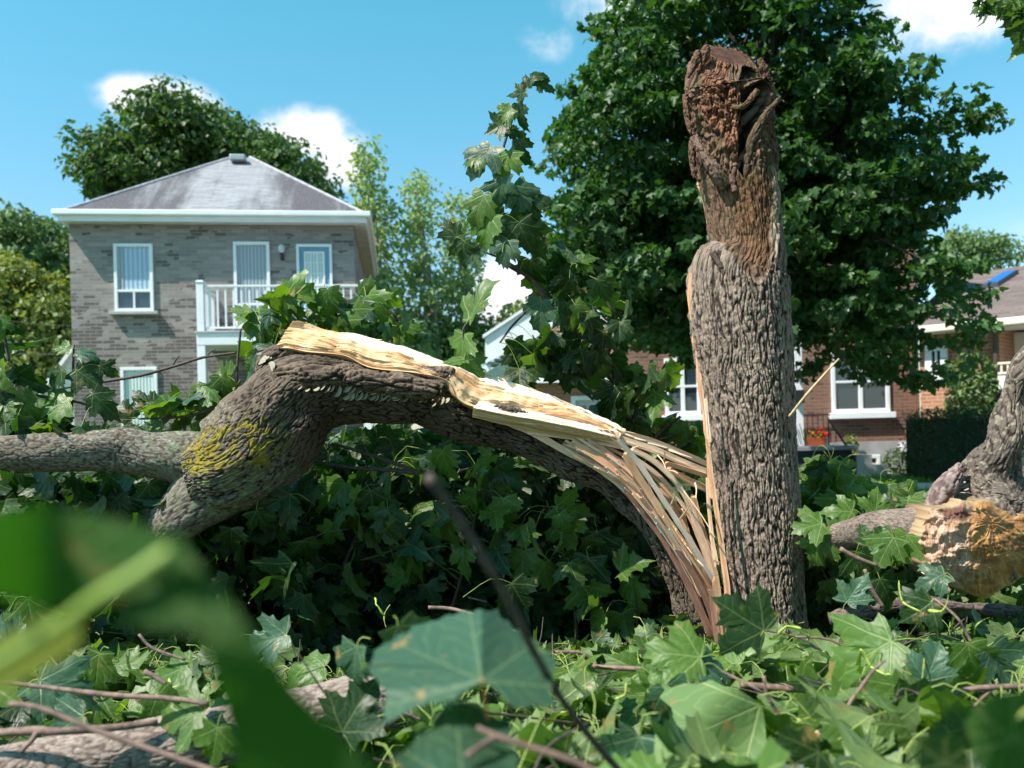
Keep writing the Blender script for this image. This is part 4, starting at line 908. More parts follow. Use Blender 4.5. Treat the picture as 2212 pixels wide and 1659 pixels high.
MB().box(-.04, bw_[0]-.003, -.04, -.002, 0, FZ).box(bw_[1]+.003, W3+.04, -.04, -.002, 0, FZ).box(bw_[0]-.003, bw_[1]+.003, -.04, -.002, bw_[3], FZ).box(W3+.002, W3+.04, -.002, 9, 0, FZ).build('foundation', plain('foundation', (.34, .34, .35), .85, .15, 3.), H3)
def win3(w, mullx=True, tz=.45, parent=H3, sl=True):
    x0, x1, z0, z1 = w; xm = (x0+x1)/2; z_ = z0+(z1-z0)*tz
    return window(parent, x0, x1, z0, z1, [(x0+.06, x1-.06, z0+.06, z1-.06, GLASS)], mull=[(xm-.02, z0+.05, z1-.05), (xm+.02, z0+.05, z1-.05)], bars=[(x0+.05, x1-.05, z_)], fw=.075, sill=(x0-.08, x1+.08, z0-.13, z0-.004, WHITE) if sl else None)
for w in (wa, wb, wc, wd_): win3(w, tz=.5)
win3(bw_, sl=False)
x0, x1, z0, z1 = dd3
MB().frame(x0, x1, z0, z1, .08, -.06, .06).build('door_frame', WHITE, H3); MB().box(x0+.08, x1-.08, 0, .05, z0+.08, z1-.08).build('door', WHITE, H3)
cxm, _ = g3(1724, 880, -1.2); pz = g3(1780, 963, -1.3)[1]
MB().box(cxm-.09, cxm+.09, -1.25, -1.07, pz+.002, 3.2).build('porch_column', WHITE, H3, bevel=.01)
px1 = g3(1850, 963, -1.3)[0]; px0 = g3(1560, 963, -1.3)[0]
MB().box(px0, px1, -1.4, -.045, pz-.09, pz).build('porch_floor', plain('porch_grey', (.22, .22, .23), .8), H3, bevel=.01)
MB().box(px0+.1, px1-.1, -1.3, -.05, 0, pz-.092).build('under_porch', plain('porch_dark', (.035, .035, .04), .8), H3)  # near-black block filling the space below the porch floor
for i in range(3): MB().box(px1+.3*i, px1+.3*(i+1)-.004, -1.3, -.3, 0, pz-.2*(i+1)).build('step', CONC, H3)
rl = MB()
for x in np.arange(px1-1.0, px1-.02, .11): rl.bar((x, -.12, pz+.0), (x, -.12, pz+.62), .009, 6)
rl.bar((px1-1.0, -.12, pz+.62), (px1, -.12, pz+.62), .016).build('railing', BLACKM, H3)
hr = MB(); ha = (g3(1789, 905, -1.3)[0], g3(1789, 905, -1.3)[1]); hb = (g3(1828, 963, -1.3)[0], g3(1828, 963, -1.3)[1])
hr.bar((ha[0], -1.3, ha[1]), (hb[0], -1.3, hb[1]), .022); hr.bar((hb[0], -1.3, hb[1]+.03), (hb[0], -1.3, hb[1]-.5), .02); hr.bar((ha[0], -1.3, ha[1]), (ha[0], -1.3, pz), .015)
for i in range(4):
    a = g3(1700+9*i, 915, -1.3); b = g3(1712+9*i, 961, -1.3); hr.bar((a[0], -1.3, a[1]), (b[0], -1.3, b[1]), .008, 6)
hr.build('handrail', BLACKM, H3)
ml = g3(1725, 858, -1.27); MB().box(ml[0]-.09, ml[0]+.09, -1.36, -1.255, ml[1]-.12, ml[1]+.14).build('mailbox', BLACKM, H3, bevel=.01)
ll = g3(1724, 808, -1.3); MB().lathe((ll[0], -1.33, ll[1]-.06), [(.02, 0), (.06, .03), (.06, .11), (.02, .15)], 10).bar((ll[0], -1.26, ll[1]), (ll[0], -1.33, ll[1]), .015).build('porch_lamp', BLACKM, H3)
vh = g3(1948, 966); MB().box(vh[0]-.09, vh[0]+.09, -.18, -.042, vh[1]-.1, vh[1]+.1).build('dryer_vent', WHITE, H3, bevel=.02)
def world_of(root, yaw, x, y, z): return np.array(root.location)+np.array([x*math.cos(yaw)-y*math.sin(yaw), x*math.sin(yaw)+y*math.cos(yaw), z])
# flower box on the porch
fx = g3(1760, 955, -1.15)[0]; fw = world_of(H3, R_(-1), fx, -1.12, pz+.002)
FB = empty('flower_box', fw, 'terracotta flower box with red blooms on the porch of the brown house', 'planter')
MB().add([(-.19, -.09, 0), (.19, -.09, 0), (.19, .09, 0), (-.19, .09, 0), (-.22, -.11, .16), (.22, -.11, .16), (.22, .11, .16), (-.22, .11, .16)], [(0, 3, 2, 1), (4, 5, 6, 7), (0, 1, 5, 4), (1, 2, 6, 5), (2, 3, 7, 6), (3, 0, 4, 7)]).build('box', plain('terracotta', (.42, .09, .035), .7), FB, bevel=.008)
def puff(name, c, rad, n, ls, mt, parent=None, kind='s', seed=1, loc=None, flat=1.):
    r_ = np.random.default_rng(seed); d = unit(r_.normal(size=(n, 3))); pos = np.array(c)+d*np.array(rad)*(r_.uniform(.2, 1, (n, 1))**.45)
    L = leafset(pos, d*np.array([1, 1, .4])+r_.normal(size=(n, 3))*.5+[0, 0, -.1], d+r_.normal(size=(n, 3))*.5+[0, 0, .5], r_.uniform(.6, 1.3, n)*ls, kind)
    return mk(name, L['V'], L['F'], mt, parent, uv=L['uv'], tintv=L['tint'], loc=loc)
REDF = plain('red_flower', (.55, .03, .02), .6, .3, 30); YG = crown_mat('yellow_green_leaves', (.22, .24, .04), (.4, .45, .03))
puff('foliage', fw+[0, 0, .22], (.2, .1, .09), 160, .05, YG, FB); puff('blooms', fw+[0.02, -.02, .27], (.24, .1, .07), 90, .045, REDF, FB, seed=4)
fx2 = g3(1784, 958, -1.15)[0]; fw2 = world_of(H3, R_(-1), fx2, -1.12, pz+.002)
PT = empty('flower_pot', fw2, 'small white pot beside the terracotta flower box', 'planter')
MB().lathe((0, 0, 0), [(.055, 0), (.08, .14), (.085, .16), (.07, .16), (.06, .12)], 14).build('pot', WHITE, PT, smooth=False); puff('foliage', fw2+[0, 0, .2], (.1, .08, .07), 70, .045, REDF, PT, seed=8)
# --- green roofed carport with garage door, left of the brown house
o4, f4 = planar((1030, 900, 17.2), R_(0))
H4 = empty('garage', o4, 'low brick garage with dark green hipped roof and white fascia', 'garage')
ge = f4(1100, 815)[1]; gx1 = f4(1330, 815)[0]; gr_ = f4(1100, 757, 1.7)[1]
MB().box(.25, gx1-.2, .3, 3.8, 0, ge-.12).build('wall', brickmat('garage_brick', (.26, .13, .09), (.36, .19, .13), (.3, .25, .22), None, .21, .075), H4)
MB().add([(0, 0, ge), (gx1, 0, ge), (gx1, 4, ge), (0, 4, ge), (1.0, 1.9, gr_), (gx1-.2, 1.9, gr_), (gx1-.2, 2.2, gr_), (1.0, 2.2, gr_)], [(0, 1, 5, 4), (1, 2, 6, 5), (2, 3, 7, 6), (3, 0, 4, 7), (4, 5, 6, 7)]).build('roof', shingle('green_shingle', (.035, .075, .06), (.06, .11, .09)), H4)
MB().box(-.03, gx1, -.05, .02, ge-.13, ge+.003).box(-.03, gx1, .022, 4, ge-.12, ge-.02).build('fascia', WHITE, H4)
gd = rect(f4, 1235, 1312, 855, 1010); x0, x1, z0, z1 = gd
MB().frame(x0, x1, 0, z1, .09, .2, .296).build('door_frame', WHITE, H4); dq = MB().box(x0+.09, x1-.09, .25, .294, .09, z1-.09).build('door', plain('door_grey', (.5, .52, .56), .5), H4)
xm = (x0+x1)/2; MB().box(xm-.2, xm-.03, .24, .249, z1-.55, z1-.2).box(xm+.03, xm+.2, .24, .249, z1-.55, z1-.2).build('pane', GLASS, dq)
# white panelled outdoor stair behind it
o5, f5 = planar((1048, 900, 19.6), R_(0)); a = [f5(*q) for q in ((1048, 785), (1048, 722), (1140, 665), (1330, 668), (1330, 700), (1190, 706), (1150, 735))]
H5 = empty('outdoor_stair', o5, 'white panelled outdoor stair rising behind the green garage roof', 'stairs')
MB().prism(a, 0, .08).build('side_panel', WHITE, H5)
MB().prism([f5(*q) for q in ((1043, 724), (1140, 660), (1140, 667), (1043, 731))], -.06, .12).build('handrail', WHITE, H5)
sp = MB(); 
for k in range(7):
    q = f5(1062+14*k, 782-8*k); sp.box(q[0]-.1, q[0]+.16, .085, 1.1, q[1]-.05, q[1]+.0)
sp.build('treads', GREYM, H5)
MB().box(f5(1050, 780)[0], f5(1050, 780)[0]+.1, .0+.09, .19, 0, f5(1050, 785)[1]).box(f5(1320, 780)[0], f5(1320, 780)[0]+.1, .09, .19, 0, f5(1320, 690)[1]).build('support_post', WHITE, H5)
o5b, f5b = planar((1180, 900, 22.), 0.)
H5b = empty('brick_house', o5b, 'pinkish brick house glimpsed through the left edge of the big maple', 'house')
xe = f5b(1420, 900)[0]; xs_ = f5b(1180, 600)[0]; zt_ = f5b(1200, 515)[1]
MB().box(xs_, xe+2, 0, 7, 0, zt_).build('wall', brickmat('pink_brick', (.36, .19, .14), (.46, .26, .19), (.45, .36, .3), None, .21, .075), H5b)
MB().add([(xs_-.3, -.3, zt_), (xe+2.3, -.3, zt_), (xe+2.3, 7.3, zt_), (xs_-.3, 7.3, zt_), (xs_+3, 3.4, zt_+1), (xe-1, 3.4, zt_+1)], [(0, 1, 5, 4), (1, 2, 5), (2, 3, 4, 5), (3, 0, 4), (0, 3, 2, 1)]).build('roof', MATS['brown_shingle'], H5b)
# --- far right house
YR = R_(-45)
o6, f6 = planar((2160, 800, 16.5), YR)
H6 = empty('brick_house', o6, 'orange brick house at the right edge with brown roof, skylight and small balcony', 'house', rz=YR)
x6, e6 = f6(1985, 745); e6 = f6(2140, 698)[1]
B6 = brickmat('orange_brick', (.33, .145, .08), (.44, .21, .12), (.5, .4, .32), None, .21, .075)
win6 = rect(f6, 2003, 2052, 738, 822)
m = MB().box(x6, .0, .0, 6., 0, e6-.1); m.build('wall', B6, H6)
x0, x1, z0, z1 = f6(2000, 760)[0], f6(2048, 760)[0], f6(2020, 825)[1], f6(2020, 745)[1]
window(H6, x0, x1, z0, z1, [(x0+.12, x1-.12, z0+.1, z1-.1, GLASS)], y=-.05, fw=.13, mull=[((x0+x1)/2, z0, z1)])
# roof: eave line over the wall, rising away to the right-hand ridge
ov = .35
MB().add([(x6-.3, -ov, e6), (3.6, -ov, e6), (3.6, 3.4, e6+1.55), (x6-.3, 3.4, e6+1.55), (3.6, 8, e6), (x6-.3, 8, e6)], [(0, 1, 2, 3), (3, 2, 4, 5), (0, 5, 4, 1), (1, 4, 2), (0, 3, 5)]).build('roof', shingle('taupe_shingle', (.13, .10, .095), (.20, .155, .145)), H6)
MB().box(x6-.3, 3.65, -ov-.12, -ov-.002, e6-.11, e6+.03).build('gutter', CREAM, H6, bevel=.02)
MB().box(x6-.3, 3.6, -ov, .6, e6-.13, e6-.10).build('soffit', CREAM, H6)
MB().bar((-.05, -.08, 0), (-.05, -.08, e6-.14), .045).build('downspout', plain('brown_metal', (.08, .06, .05), .5), H6)
# skylight lies on the roof slope
q = []
for (px, py) in ((2122, 625), (2156, 620), (2200, 592), (2168, 596)):
    d = P(px, py, 1.)-CAM; cs, sn = math.cos(YR), math.sin(YR); oo = np.array(o6)
    # roof plane in local coordinates: z = e6 + (y+ov)*slope
    sl_ = 1.55/(3.4+ov); L0 = CAM-oo; lx0, ly0 = L0[0]*cs+L0[1]*sn, -L0[0]*sn+L0[1]*cs; dx, dy = d[0]*cs+d[1]*sn, -d[0]*sn+d[1]*cs
    k = (e6+(ly0+ov)*sl_-L0[2])/(d[2]-dy*sl_); q.append((lx0+dx*k, ly0+dy*k, L0[2]+d[2]*k))
q = np.array(q); c = q.mean(0)
SKL = material('skylight_glass', lambda t: pbr(t, (.02, .12, .45, 1), .08, None, .9))
def slab(qs, z0, z1, grow): g_ = c+(qs-c)*grow; return MB().add([tuple(v+[0, 0, z0]) for v in g_]+[tuple(v+[0, 0, z1]) for v in g_], [(3, 2, 1, 0), (4, 5, 6, 7), (0, 1, 5, 4), (1, 2, 6, 5), (2, 3, 7, 6), (3, 0, 4, 7)])
sk = slab(q, .0, .10, 1.0).build('skylight', plain('skylight_frame', (.06, .07, .09), .4), H6); slab(q, .101, .115, .86).build('pane', SKL, sk)
# balcony wing to the right of the corner
MB().box(.0, 3.4, 1.0, 1.2, 0, e6-.14).build('balcony_wall', CREAM, H6)
ad = MB().frame(.55, 1.35, e6-2.2, e6-.5, .07, .93, .998).build('door_frame', WHITE, H6); MB().box(.62, 1.28, .95, .99, e6-2.13, e6-.57).build('door', plain('sage_door', (.30, .34, .26), .5), H6)
bz6 = f6(2180, 812)[1]; bt6 = f6(2180, 783)[1]
MB().box(.04, 3.4, -.3, .995, bz6-.25, bz6).build('balcony_deck', WHITE, H6); MB().box(.04, 3.4, -.3, -.24, bt6-.04, bt6).box(.04, 3.4, -.3, -.24, bz6+.03, bz6+.07).build('handrail', CREAM, H6)
pb = MB().box(-.015, .015, -.285, -.255, bz6+.071, bt6-.041).build('baluster', CREAM, H6); pb.location = (.1, 0, 0)
for k in range(1, 30): put(.1+k*.11, 0, 0, pb, H6)
MB().box(.0, .16, -.3, -.14, 0, bz6-.252).build('support_post', BLACKM, H6)
# ================================================================== trees behind
MAPLE = crown_mat('maple_crown', (.036, .086, .020), (.07, .20, .012), .28, .45)
DARKT = crown_mat('dark_crown', (.055, .105, .028), (.11, .22, .02)); YEL = crown_mat('yellow_crown', (.135, .18, .045), (.35, .38, .03)); PALE = crown_mat('pale_crown', (.25, .33, .14), (.36, .48, .10), .4); MID = crown_mat('mid_crown', (.13, .20, .08), (.2, .32, .05))
tree('maple_tree', 'huge dark green maple tree filling the sky behind the snapped trunk',
     [(1590, 150, 290, 290), (1340, 300, 145, 200), (1760, 330, 205, 240), (1600, 500, 340, 210), (1895, 430, 110, 110), (2035, 440, 40, 50), (1870, 640, 180, 100), (1330, 480, 130, 120), (1560, 690, 130, 50), (1780, 715, 110, 55), (1940, 720, 95, 62), (1990, 320, 40, 50), (1690, -60, 150, 100),
      (1290, 140, 60, 70), (2070, 685, 35, 25), (1420, 120, 110, 120), (1960, 800, 40, 40), (1430, 700, 90, 60), (1300, 600, 90, 80), (1400, 620, 110, 90), (1540, 740, 120, 40), (1250, 520, 70, 80), (1850, 780, 80, 25)],
     12.5, 2.2, 1300, 36, .098, MAPLE, [(1640, 1180, 12.5, 34), (1630, 900, 12.5, 28), (1640, 500, 12.5, 22), (1650, 120, 12.5, 9), (1650, -120, 12.5, 3)], kind=False, spread=.30, flat=.4, seedv=1, limbs=60, barkc=(.07, .055, .045))
tree('oak_tree', 'broad dark tree with rounded crown rising behind the grey house roof', [(430, 330, 150, 60), (300, 375, 85, 55), (580, 365, 80, 55), (430, 290, 80, 35), (370, 410, 150, 55), (680, 402, 30, 22)],
     32., 4., 700, 46, .20, DARKT, [(420, 1000, 32, 22), (420, 600, 32, 16), (430, 300, 32, 5)], spread=.75, seedv=2)
tree('background_tree', 'mid green tree at the left edge with its crown against the sky', [(70, 540, 110, 65), (0, 600, 80, 80), (110, 600, 60, 60)], 36., 4., 330, 46, .22, MID, [(70, 1000, 36, 14), (70, 560, 36, 6)], spread=.8, seedv=3, group='trees along the left edge')
tree('background_tree', 'yellow green tree below it beside the grey brick wall', [(60, 690, 130, 110), (130, 790, 60, 110), (10, 640, 70, 90), (20, 860, 110, 70)], 29., 3., 650, 46, .17, YEL, [(60, 1020, 29, 16), (60, 700, 29, 8)], spread=.62, seedv=4, group='trees along the left edge')
for k, (x, top, wd, sd) in enumerate(((800, 330, 62, 5), (905, 400, 75, 6), (985, 430, 62, 7))):
    bl = [(x, top+60, wd*.45, 70), (x+8, top+150, wd*.8, 90), (x-4, top+270, wd, 110), (x+6, top+390, wd*.85, 90), (x, top+20, wd*.2, 45)]
    tree('poplar_tree', ['tallest pale green poplar, nearest the grey house', 'middle pale green poplar with its light trunk showing', 'rightmost pale poplar, next to the big maple'][k], bl, 34.+k*1.5, 2., 165, 22, .19, PALE,
         [(x+60, 1000, 34+k*1.5, 9), (x+38, 740, 34+k*1.5, 8), (x+22, 600, 34+k*1.5, 6), (x, top+60, 34+k*1.5, 2)], spread=.55, flat=.9, seedv=sd, barkc=(.32, .30, .26), group='pale poplars')
tree('background_tree', 'low yellowish tree seen under the poplars beside the white stair', [(1000, 740, 60, 45), (940, 760, 60, 40), (850, 740, 90, 60), (1120, 690, 45, 30)], 38., 3., 240, 40, .2, YEL, [(960, 1000, 38, 8), (960, 760, 38, 4)], spread=.7, seedv=9)
tree('background_tree', 'pale airy tree between the maple and the far right roof', [(2090, 540, 70, 40), (2030, 560, 60, 50), (2150, 560, 25, 25)], 27., 2., 110, 34, .13, MID, [(2080, 900, 27, 8), (2080, 560, 27, 4)], spread=.5, seedv=10)
tree('background_tree', 'dark low tree behind the garage roof', [(1250, 640, 60, 60), (1200, 700, 50, 50)], 27., 2., 60, 34, .16, DARKT, [(1230, 900, 27, 8), (1230, 650, 27, 4)], spread=.5, seedv=13)
# climbing shrub, hedge, shrubs by the wall
IV = empty('climbing_shrub', P(2100, 1000, 17.), 'green climbing shrub against the orange brick wall', 'shrub')
pv = P(2100, 850, 16.6); puff('foliage', pv, (.5, .4, .85), 1500, .09, MID, IV, seed=21); puff('foliage', P(2146, 870, 16.4), (.12, .2, .6), 200, .08, MID, IV, seed=22)
T_ = tube(pxpath([(2100, 1010, 16.8, 5), (2098, 900, 16.7, 4), (2105, 800, 16.6, 2)]), 20, 7); mk('stem', T_['V'], T_['F'], TWIGD, IV, uv=T_['uv'])
hc = P(2075, 955, 15.5); HG = empty('hedge', [hc[0], hc[1], 0], 'dense dark clipped hedge beside the brown house', 'hedge')
hw = (hc[0], hc[1], .62)
r_ = np.random.default_rng(5); n = 9000; pos = np.stack([r_.uniform(-.72, .85, n), r_.uniform(-.6, .9, n), r_.uniform(0, 1.28, n)], 1)
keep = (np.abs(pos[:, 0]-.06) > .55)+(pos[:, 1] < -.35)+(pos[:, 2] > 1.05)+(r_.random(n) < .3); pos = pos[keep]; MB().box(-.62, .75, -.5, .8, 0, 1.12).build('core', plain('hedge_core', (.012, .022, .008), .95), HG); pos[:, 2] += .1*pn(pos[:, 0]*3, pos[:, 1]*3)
L = leafset(pos+[hc[0], hc[1], 0], r_.normal(size=pos.shape), unit(pos-[0, .1, .5])+r_.normal(size=pos.shape)*.6, r_.uniform(.03, .06, len(pos)), 's'); mk('foliage', L['V'], L['F'], crown_mat('hedge_leaves', (.022, .055, .02), (.04, .1, .01)), HG, uv=L['uv'], tintv=L['tint'])
for (px, py, D, rad, mt, lb) in ((1942, 998, 17.5, (.33, .25, .30), DARKT, 'dark rounded shrub at the foot of the brown house wall'), (1840, 975, 17.3, (.12, .12, .38), YEL, 'thin yellowish shrub beside the porch of the brown house'), (1985, 1010, 17.2, (.2, .2, .14), MID, 'low pale plant at the corner of the brown house')):
    c_ = P(px, py, D); s_ = empty('shrub', [c_[0], c_[1], 0], lb, 'shrub', group='shrubs by the brown house'); puff('foliage', c_, rad, 380, .06, mt, s_, seed=int(px)); T_ = tube(np.array([[c_[0], c_[1], 0, .02], [c_[0]+.02, c_[1], c_[2]*.6, .015], [c_[0], c_[1], c_[2], .008]]), 8, 6); mk('stem', T_['V'], T_['F'], TWIGD, s_, uv=T_['uv'])
# power cable
for k, (pts, lb) in enumerate((([(960, 784, 30, .9), (1020, 783, 29, .9), (1080, 781, 28, .9)], 0), ([(0, 690, 25, .5), (80, 700, 25, .5), (160, 704, 25, .5)], 1), ([(0, 764, 25, .7), (80, 765, 25, .7), (170, 764, 25, .7)], 2))):
    T_ = tube(pxpath(pts), 20, 6); tag(mk('cable', T_['V'], T_['F'], BLACKM, uv=T_['uv'], loc=P(*pts[0][:3])), ['dark cable crossing below the poplars', 'upper thin cable across the left trees', 'lower cable across the left trees'][lb], 'cable', 'overhead cables')
# grass on the lawn
n = 9000; gp = np.stack([rng.uniform(3.5, 11, n), rng.uniform(11.9, 16.8, n), np.zeros(n)], 1); gp = gp[(gp[:, 1] < 13.5)+(gp[:, 1] > 15)]; n = len(gp); a = rng.uniform(0, 6.28, n); w = np.stack([np.cos(a), np.sin(a), 0*a], 1)*.012; h = np.stack([rng.normal(size=n)*.03, rng.normal(size=n)*.03, rng.uniform(.05, .12, n)], 1)
V = np.stack([gp-w, gp+w, gp+h], 1).reshape(-1, 3); tag(mk('grass', V, [np.arange(3*n).reshape(-1, 3)], crown_mat('grass_blades', (.09, .19, .03), (.2, .4, .03)), tintv=np.repeat(rng.random(n), 3), uv=np.zeros((3*n, 2)), loc=(7, 14, 0)), 'short green lawn grass in front of the brown house', 'grass', kind='stuff')
# ================================================================== broken log at the right
BL = empty('broken_log', P(2110, 1290, 3.6), 'thick broken log at the right edge showing its torn orange and white wood', 'log')
def lich2(t, col, h):
    G = t['G']; n2 = pn(G[..., 0]*40, G[..., 1]*40, G[..., 2]*40, 5); n3 = pn(G[..., 0]*90, G[..., 1]*90, G[..., 2]*90, 6)
    col = cmix(col, (.10, .085, .08), sst(P(0, 1000, 3.8)[2], P(0, 1080, 3.8)[2], G[..., 2])*0)
    return cmix(col, (.50, .46, .34), sst(.28, .42, n2+.5*n3)*sst(P(0, 1120, 3.7)[2], P(0, 1050, 3.7)[2], G[..., 2])*sst(P(0, 960, 3.7)[2], P(0, 1040, 3.7)[2], G[..., 2])*0+sst(.3, .45, n2+.4*n3)*.5)
barktube('trunk', [(2106, 1182, 3.70, 60), (2108, 1176, 3.80, 92), (2116, 1140, 3.90, 100), (2126, 1070, 3.92, 86), (2146, 1012, 3.88, 62), (2174, 960, 3.8, 34), (2184, 900, 3.8, 28), (2196, 840, 3.8, 26), (2222, 790, 3.8, 32), (2290, 700, 3.85, 36)], BL, 420, 200, 34., .008, .35,
         rid=(.22, .18, .155), fur=(.06, .045, .04), bump=.035, colfn=lich2, seed=40)
barktube('limb', [(2080, 1150, 3.72, 60), (2020, 1142, 3.72, 54), (1960, 1143, 3.75, 46), (1900, 1146, 3.8, 40), (1850, 1152, 3.9, 33), (1790, 1170, 4.1, 26), (1740, 1200, 4.4, 20)], BL, 220, 120, 60., .003, .8, rid=(.30, .24, .21), fur=(.14, .11, .09), bump=.01, seed=41)
barktube('limb', [(2150, 1100, 3.9, 60), (2215, 1060, 4.1, 50), (2300, 1030, 4.3, 45)], BL, 120, 90, 40., .006, .4, rid=(.19, .16, .15), seed=42)
def endface():
    ol_ = np.array([(2075, 1080), (2100, 1088), (2135, 1082), (2172, 1104), (2222, 1116), (2256, 1165), (2240, 1228), (2202, 1250), (2165, 1274), (2128, 1292), (2090, 1278), (2052, 1264), (2012, 1238), (1996, 1200), (1990, 1152), (1998, 1120), (2016, 1098), (2046, 1096)], float)
    n = 260; q, _ = spline(np.vstack([np.c_[ol_, np.zeros(len(ol_))], [*ol_[0], 0]]), n+1); q = q[:-1, :2]; c = np.array([2098, 1180.]); m_ = 150
    jit = 1+.035*pn(np.arange(n)*.12, 1.3)+.02*pn(np.arange(n)*.5, 4.)
    f = np.linspace(0, 1, m_)[:, None, None]; XY = c+(q[None]-c)*f*jit[None, :, None]; X, Y = XY[..., 0], XY[..., 1]
    rag = sst(20, -20, X-2096-14*pn(Y*.02, 3.)); r2 = np.broadcast_to(f[..., 0], X.shape)
    d = .055*(1-r2**2)+.02*pn(X*.018, Y*.018)+.010*pn(X*.05, Y*.05, 0, 3)+.004*pn(X*.15, Y*.15, 0, 6)
    fl_ = np.round(fbm(X*.025, Y*.035, 5., 3)*5)/5; d = d+rag*(.022*fl_+.008*pn(X*.12, Y*.05, 3.))+(1-rag)*.012*np.abs(pn(np.arctan2(Y-1130, X-2140)*4, r2*2, 3.))
    D = 3.60-d+(X-2100)*.0007*1.0+.05*r2**4
    G = CAM+RIGHT*((X-CX)/FPX*D)[..., None]+UP*((HY-Y)/FPX*D)[..., None]+np.array([0, 1., 0])*D[..., None]
    w = cmix((.50, .34, .25), (.32, .18, .11), sst(-.2, .6, pn(X*.05, Y*.03, 0, 8)+.5*pn(X*.15, Y*.1))); o_ = cmix((.44, .22, .075), (.26, .115, .035), sst(-.3, .5, fbm(X*.02, Y*.03, 2., 3)))
    ang_ = np.arctan2(Y-1150, X-2120); o_ = cmix(o_, (.60, .38, .17), sst(.1, .5, pn(ang_*16, r2*2.5, 1.))*.6); d = d+(1-rag)*.004*pn(ang_*24, r2*3.)+.006*fbm(X*.22, Y*.12, 1., 3)
    o_ = cmix(o_, (.22, .09, .03), sst(.25, .5, np.abs(pn(X*.03, Y*.045, 7.)))*.7)
    col = cmix(o_, w, rag); col = cmix(col, (.10, .035, .025), inpoly(X+6*pn(Y*.1, X*.1), Y, [(2025, 1098), (2080, 1092), (2096, 1112), (2080, 1128), (2040, 1118)], 5)*.9); col = cmix(col, (.42, .29, .15), sst(.93, .98, r2)*.6)
    back = G[-1:]+np.array([0, .22, 0.])+(G[-1:]*0); Gf = np.vstack([G, back]); colf = np.vstack([col, col[-1:]*.4]); 
    mk('torn_end', Gf.reshape(-1, 3), [grid_faces(m_+1, n)], woodcolmat(), BL, uv=np.stack([np.vstack([Y, Y[-1:]]).ravel()/500, np.vstack([X, X[-1:]]).ravel()/500], 1), col=colf.reshape(-1, 3))
endface()
barktube('bare_wood', [(2012, 1108, 3.74, 14), (2028, 1076, 3.76, 20), (2050, 1044, 3.78, 20), (2078, 1006, 3.84, 14)], BL, 90, 50, 50., .010, .3, rid=(.33, .26, .25), fur=(.14, .09, .085), seed=66)
splinter([(1992, 1232, 3.6, 8), (2020, 1252, 3.55, 10), (2050, 1275, 3.56, 6)], 0, th=.6, parent=BL)
for k in range(26):
    px = rng.uniform(2075, 2160); py = rng.uniform(1028, 1085) if k < 26 else rng.uniform(1000, 1030); c_ = P(px, py, 3.58+.1*(k > 26)); s = rng.uniform(.007, .014)
    o = fproto.copy(); COL.objects.link(o); o.parent = BL; ya = unit(np.array([rng.normal()*.6, -1., -.2])); za = unit(np.cross(np.array([1, rng.normal()*.3, rng.normal()*.4]), ya)*np.sign(1)); za = za if za[2] > 0 else -za; xa_ = np.cross(ya, za)
    M = Matrix([[xa_[i]*s, ya[i]*s, za[i]*s, 0] for i in range(3)]+[[0, 0, 0, 1]]); M.translation = Vector(c_)-BL.location; o.matrix_local = M
def log(lb, pts, n, na, rid, fur, f=40., amp=.005, nm='fallen_log', **k):
    c_ = P(*pts[len(pts)//2][:3]); rt = empty(nm, c_, lb, 'log'); barktube('bark', pts, rt, n, na, f, amp, .4, rid=rid, fur=fur, **k); return rt
log('pale grey log lying across the bottom left foreground', [(835, 1512, 2.25, 58), (805, 1518, 2.23, 68), (760, 1528, 2.2, 70), (690, 1545, 2.18, 66), (600, 1562, 2.15, 64), (470, 1590, 2.1, 62), (330, 1622, 2.05, 64), (180, 1646, 2.0, 62), (20, 1676, 1.95, 62), (-120, 1700, 1.9, 64)], 460, 200, (.42, .35, .31), (.20, .155, .135), 60., .0035, bump=.008, seed=50)
log('brown log butt half hidden in the shade right of the snapped trunk', [(1700, 1290, 5.0, 40), (1770, 1285, 4.8, 42), (1800, 1284, 4.7, 38)], 60, 70, (.34, .24, .19), (.12, .08, .06), seed=52)
log('dark limb slanting down behind the leaves right of the trunk', [(1790, 1180, 4.6, 34), (1830, 1250, 4.5, 36), (1870, 1330, 4.4, 36), (1890, 1400, 4.3, 34)], 120, 70, (.09, .07, .06), (.03, .02, .02), seed=53)
log('grey bough lying low between the leaves under the broken log', [(1790, 1340, 4.3, 14), (1880, 1318, 4.3, 16), (1960, 1306, 4.3, 15), (2080, 1310, 4.3, 14), (2230, 1330, 4.3, 12)], 140, 40, (.22, .17, .16), (.09, .07, .06), seed=54)
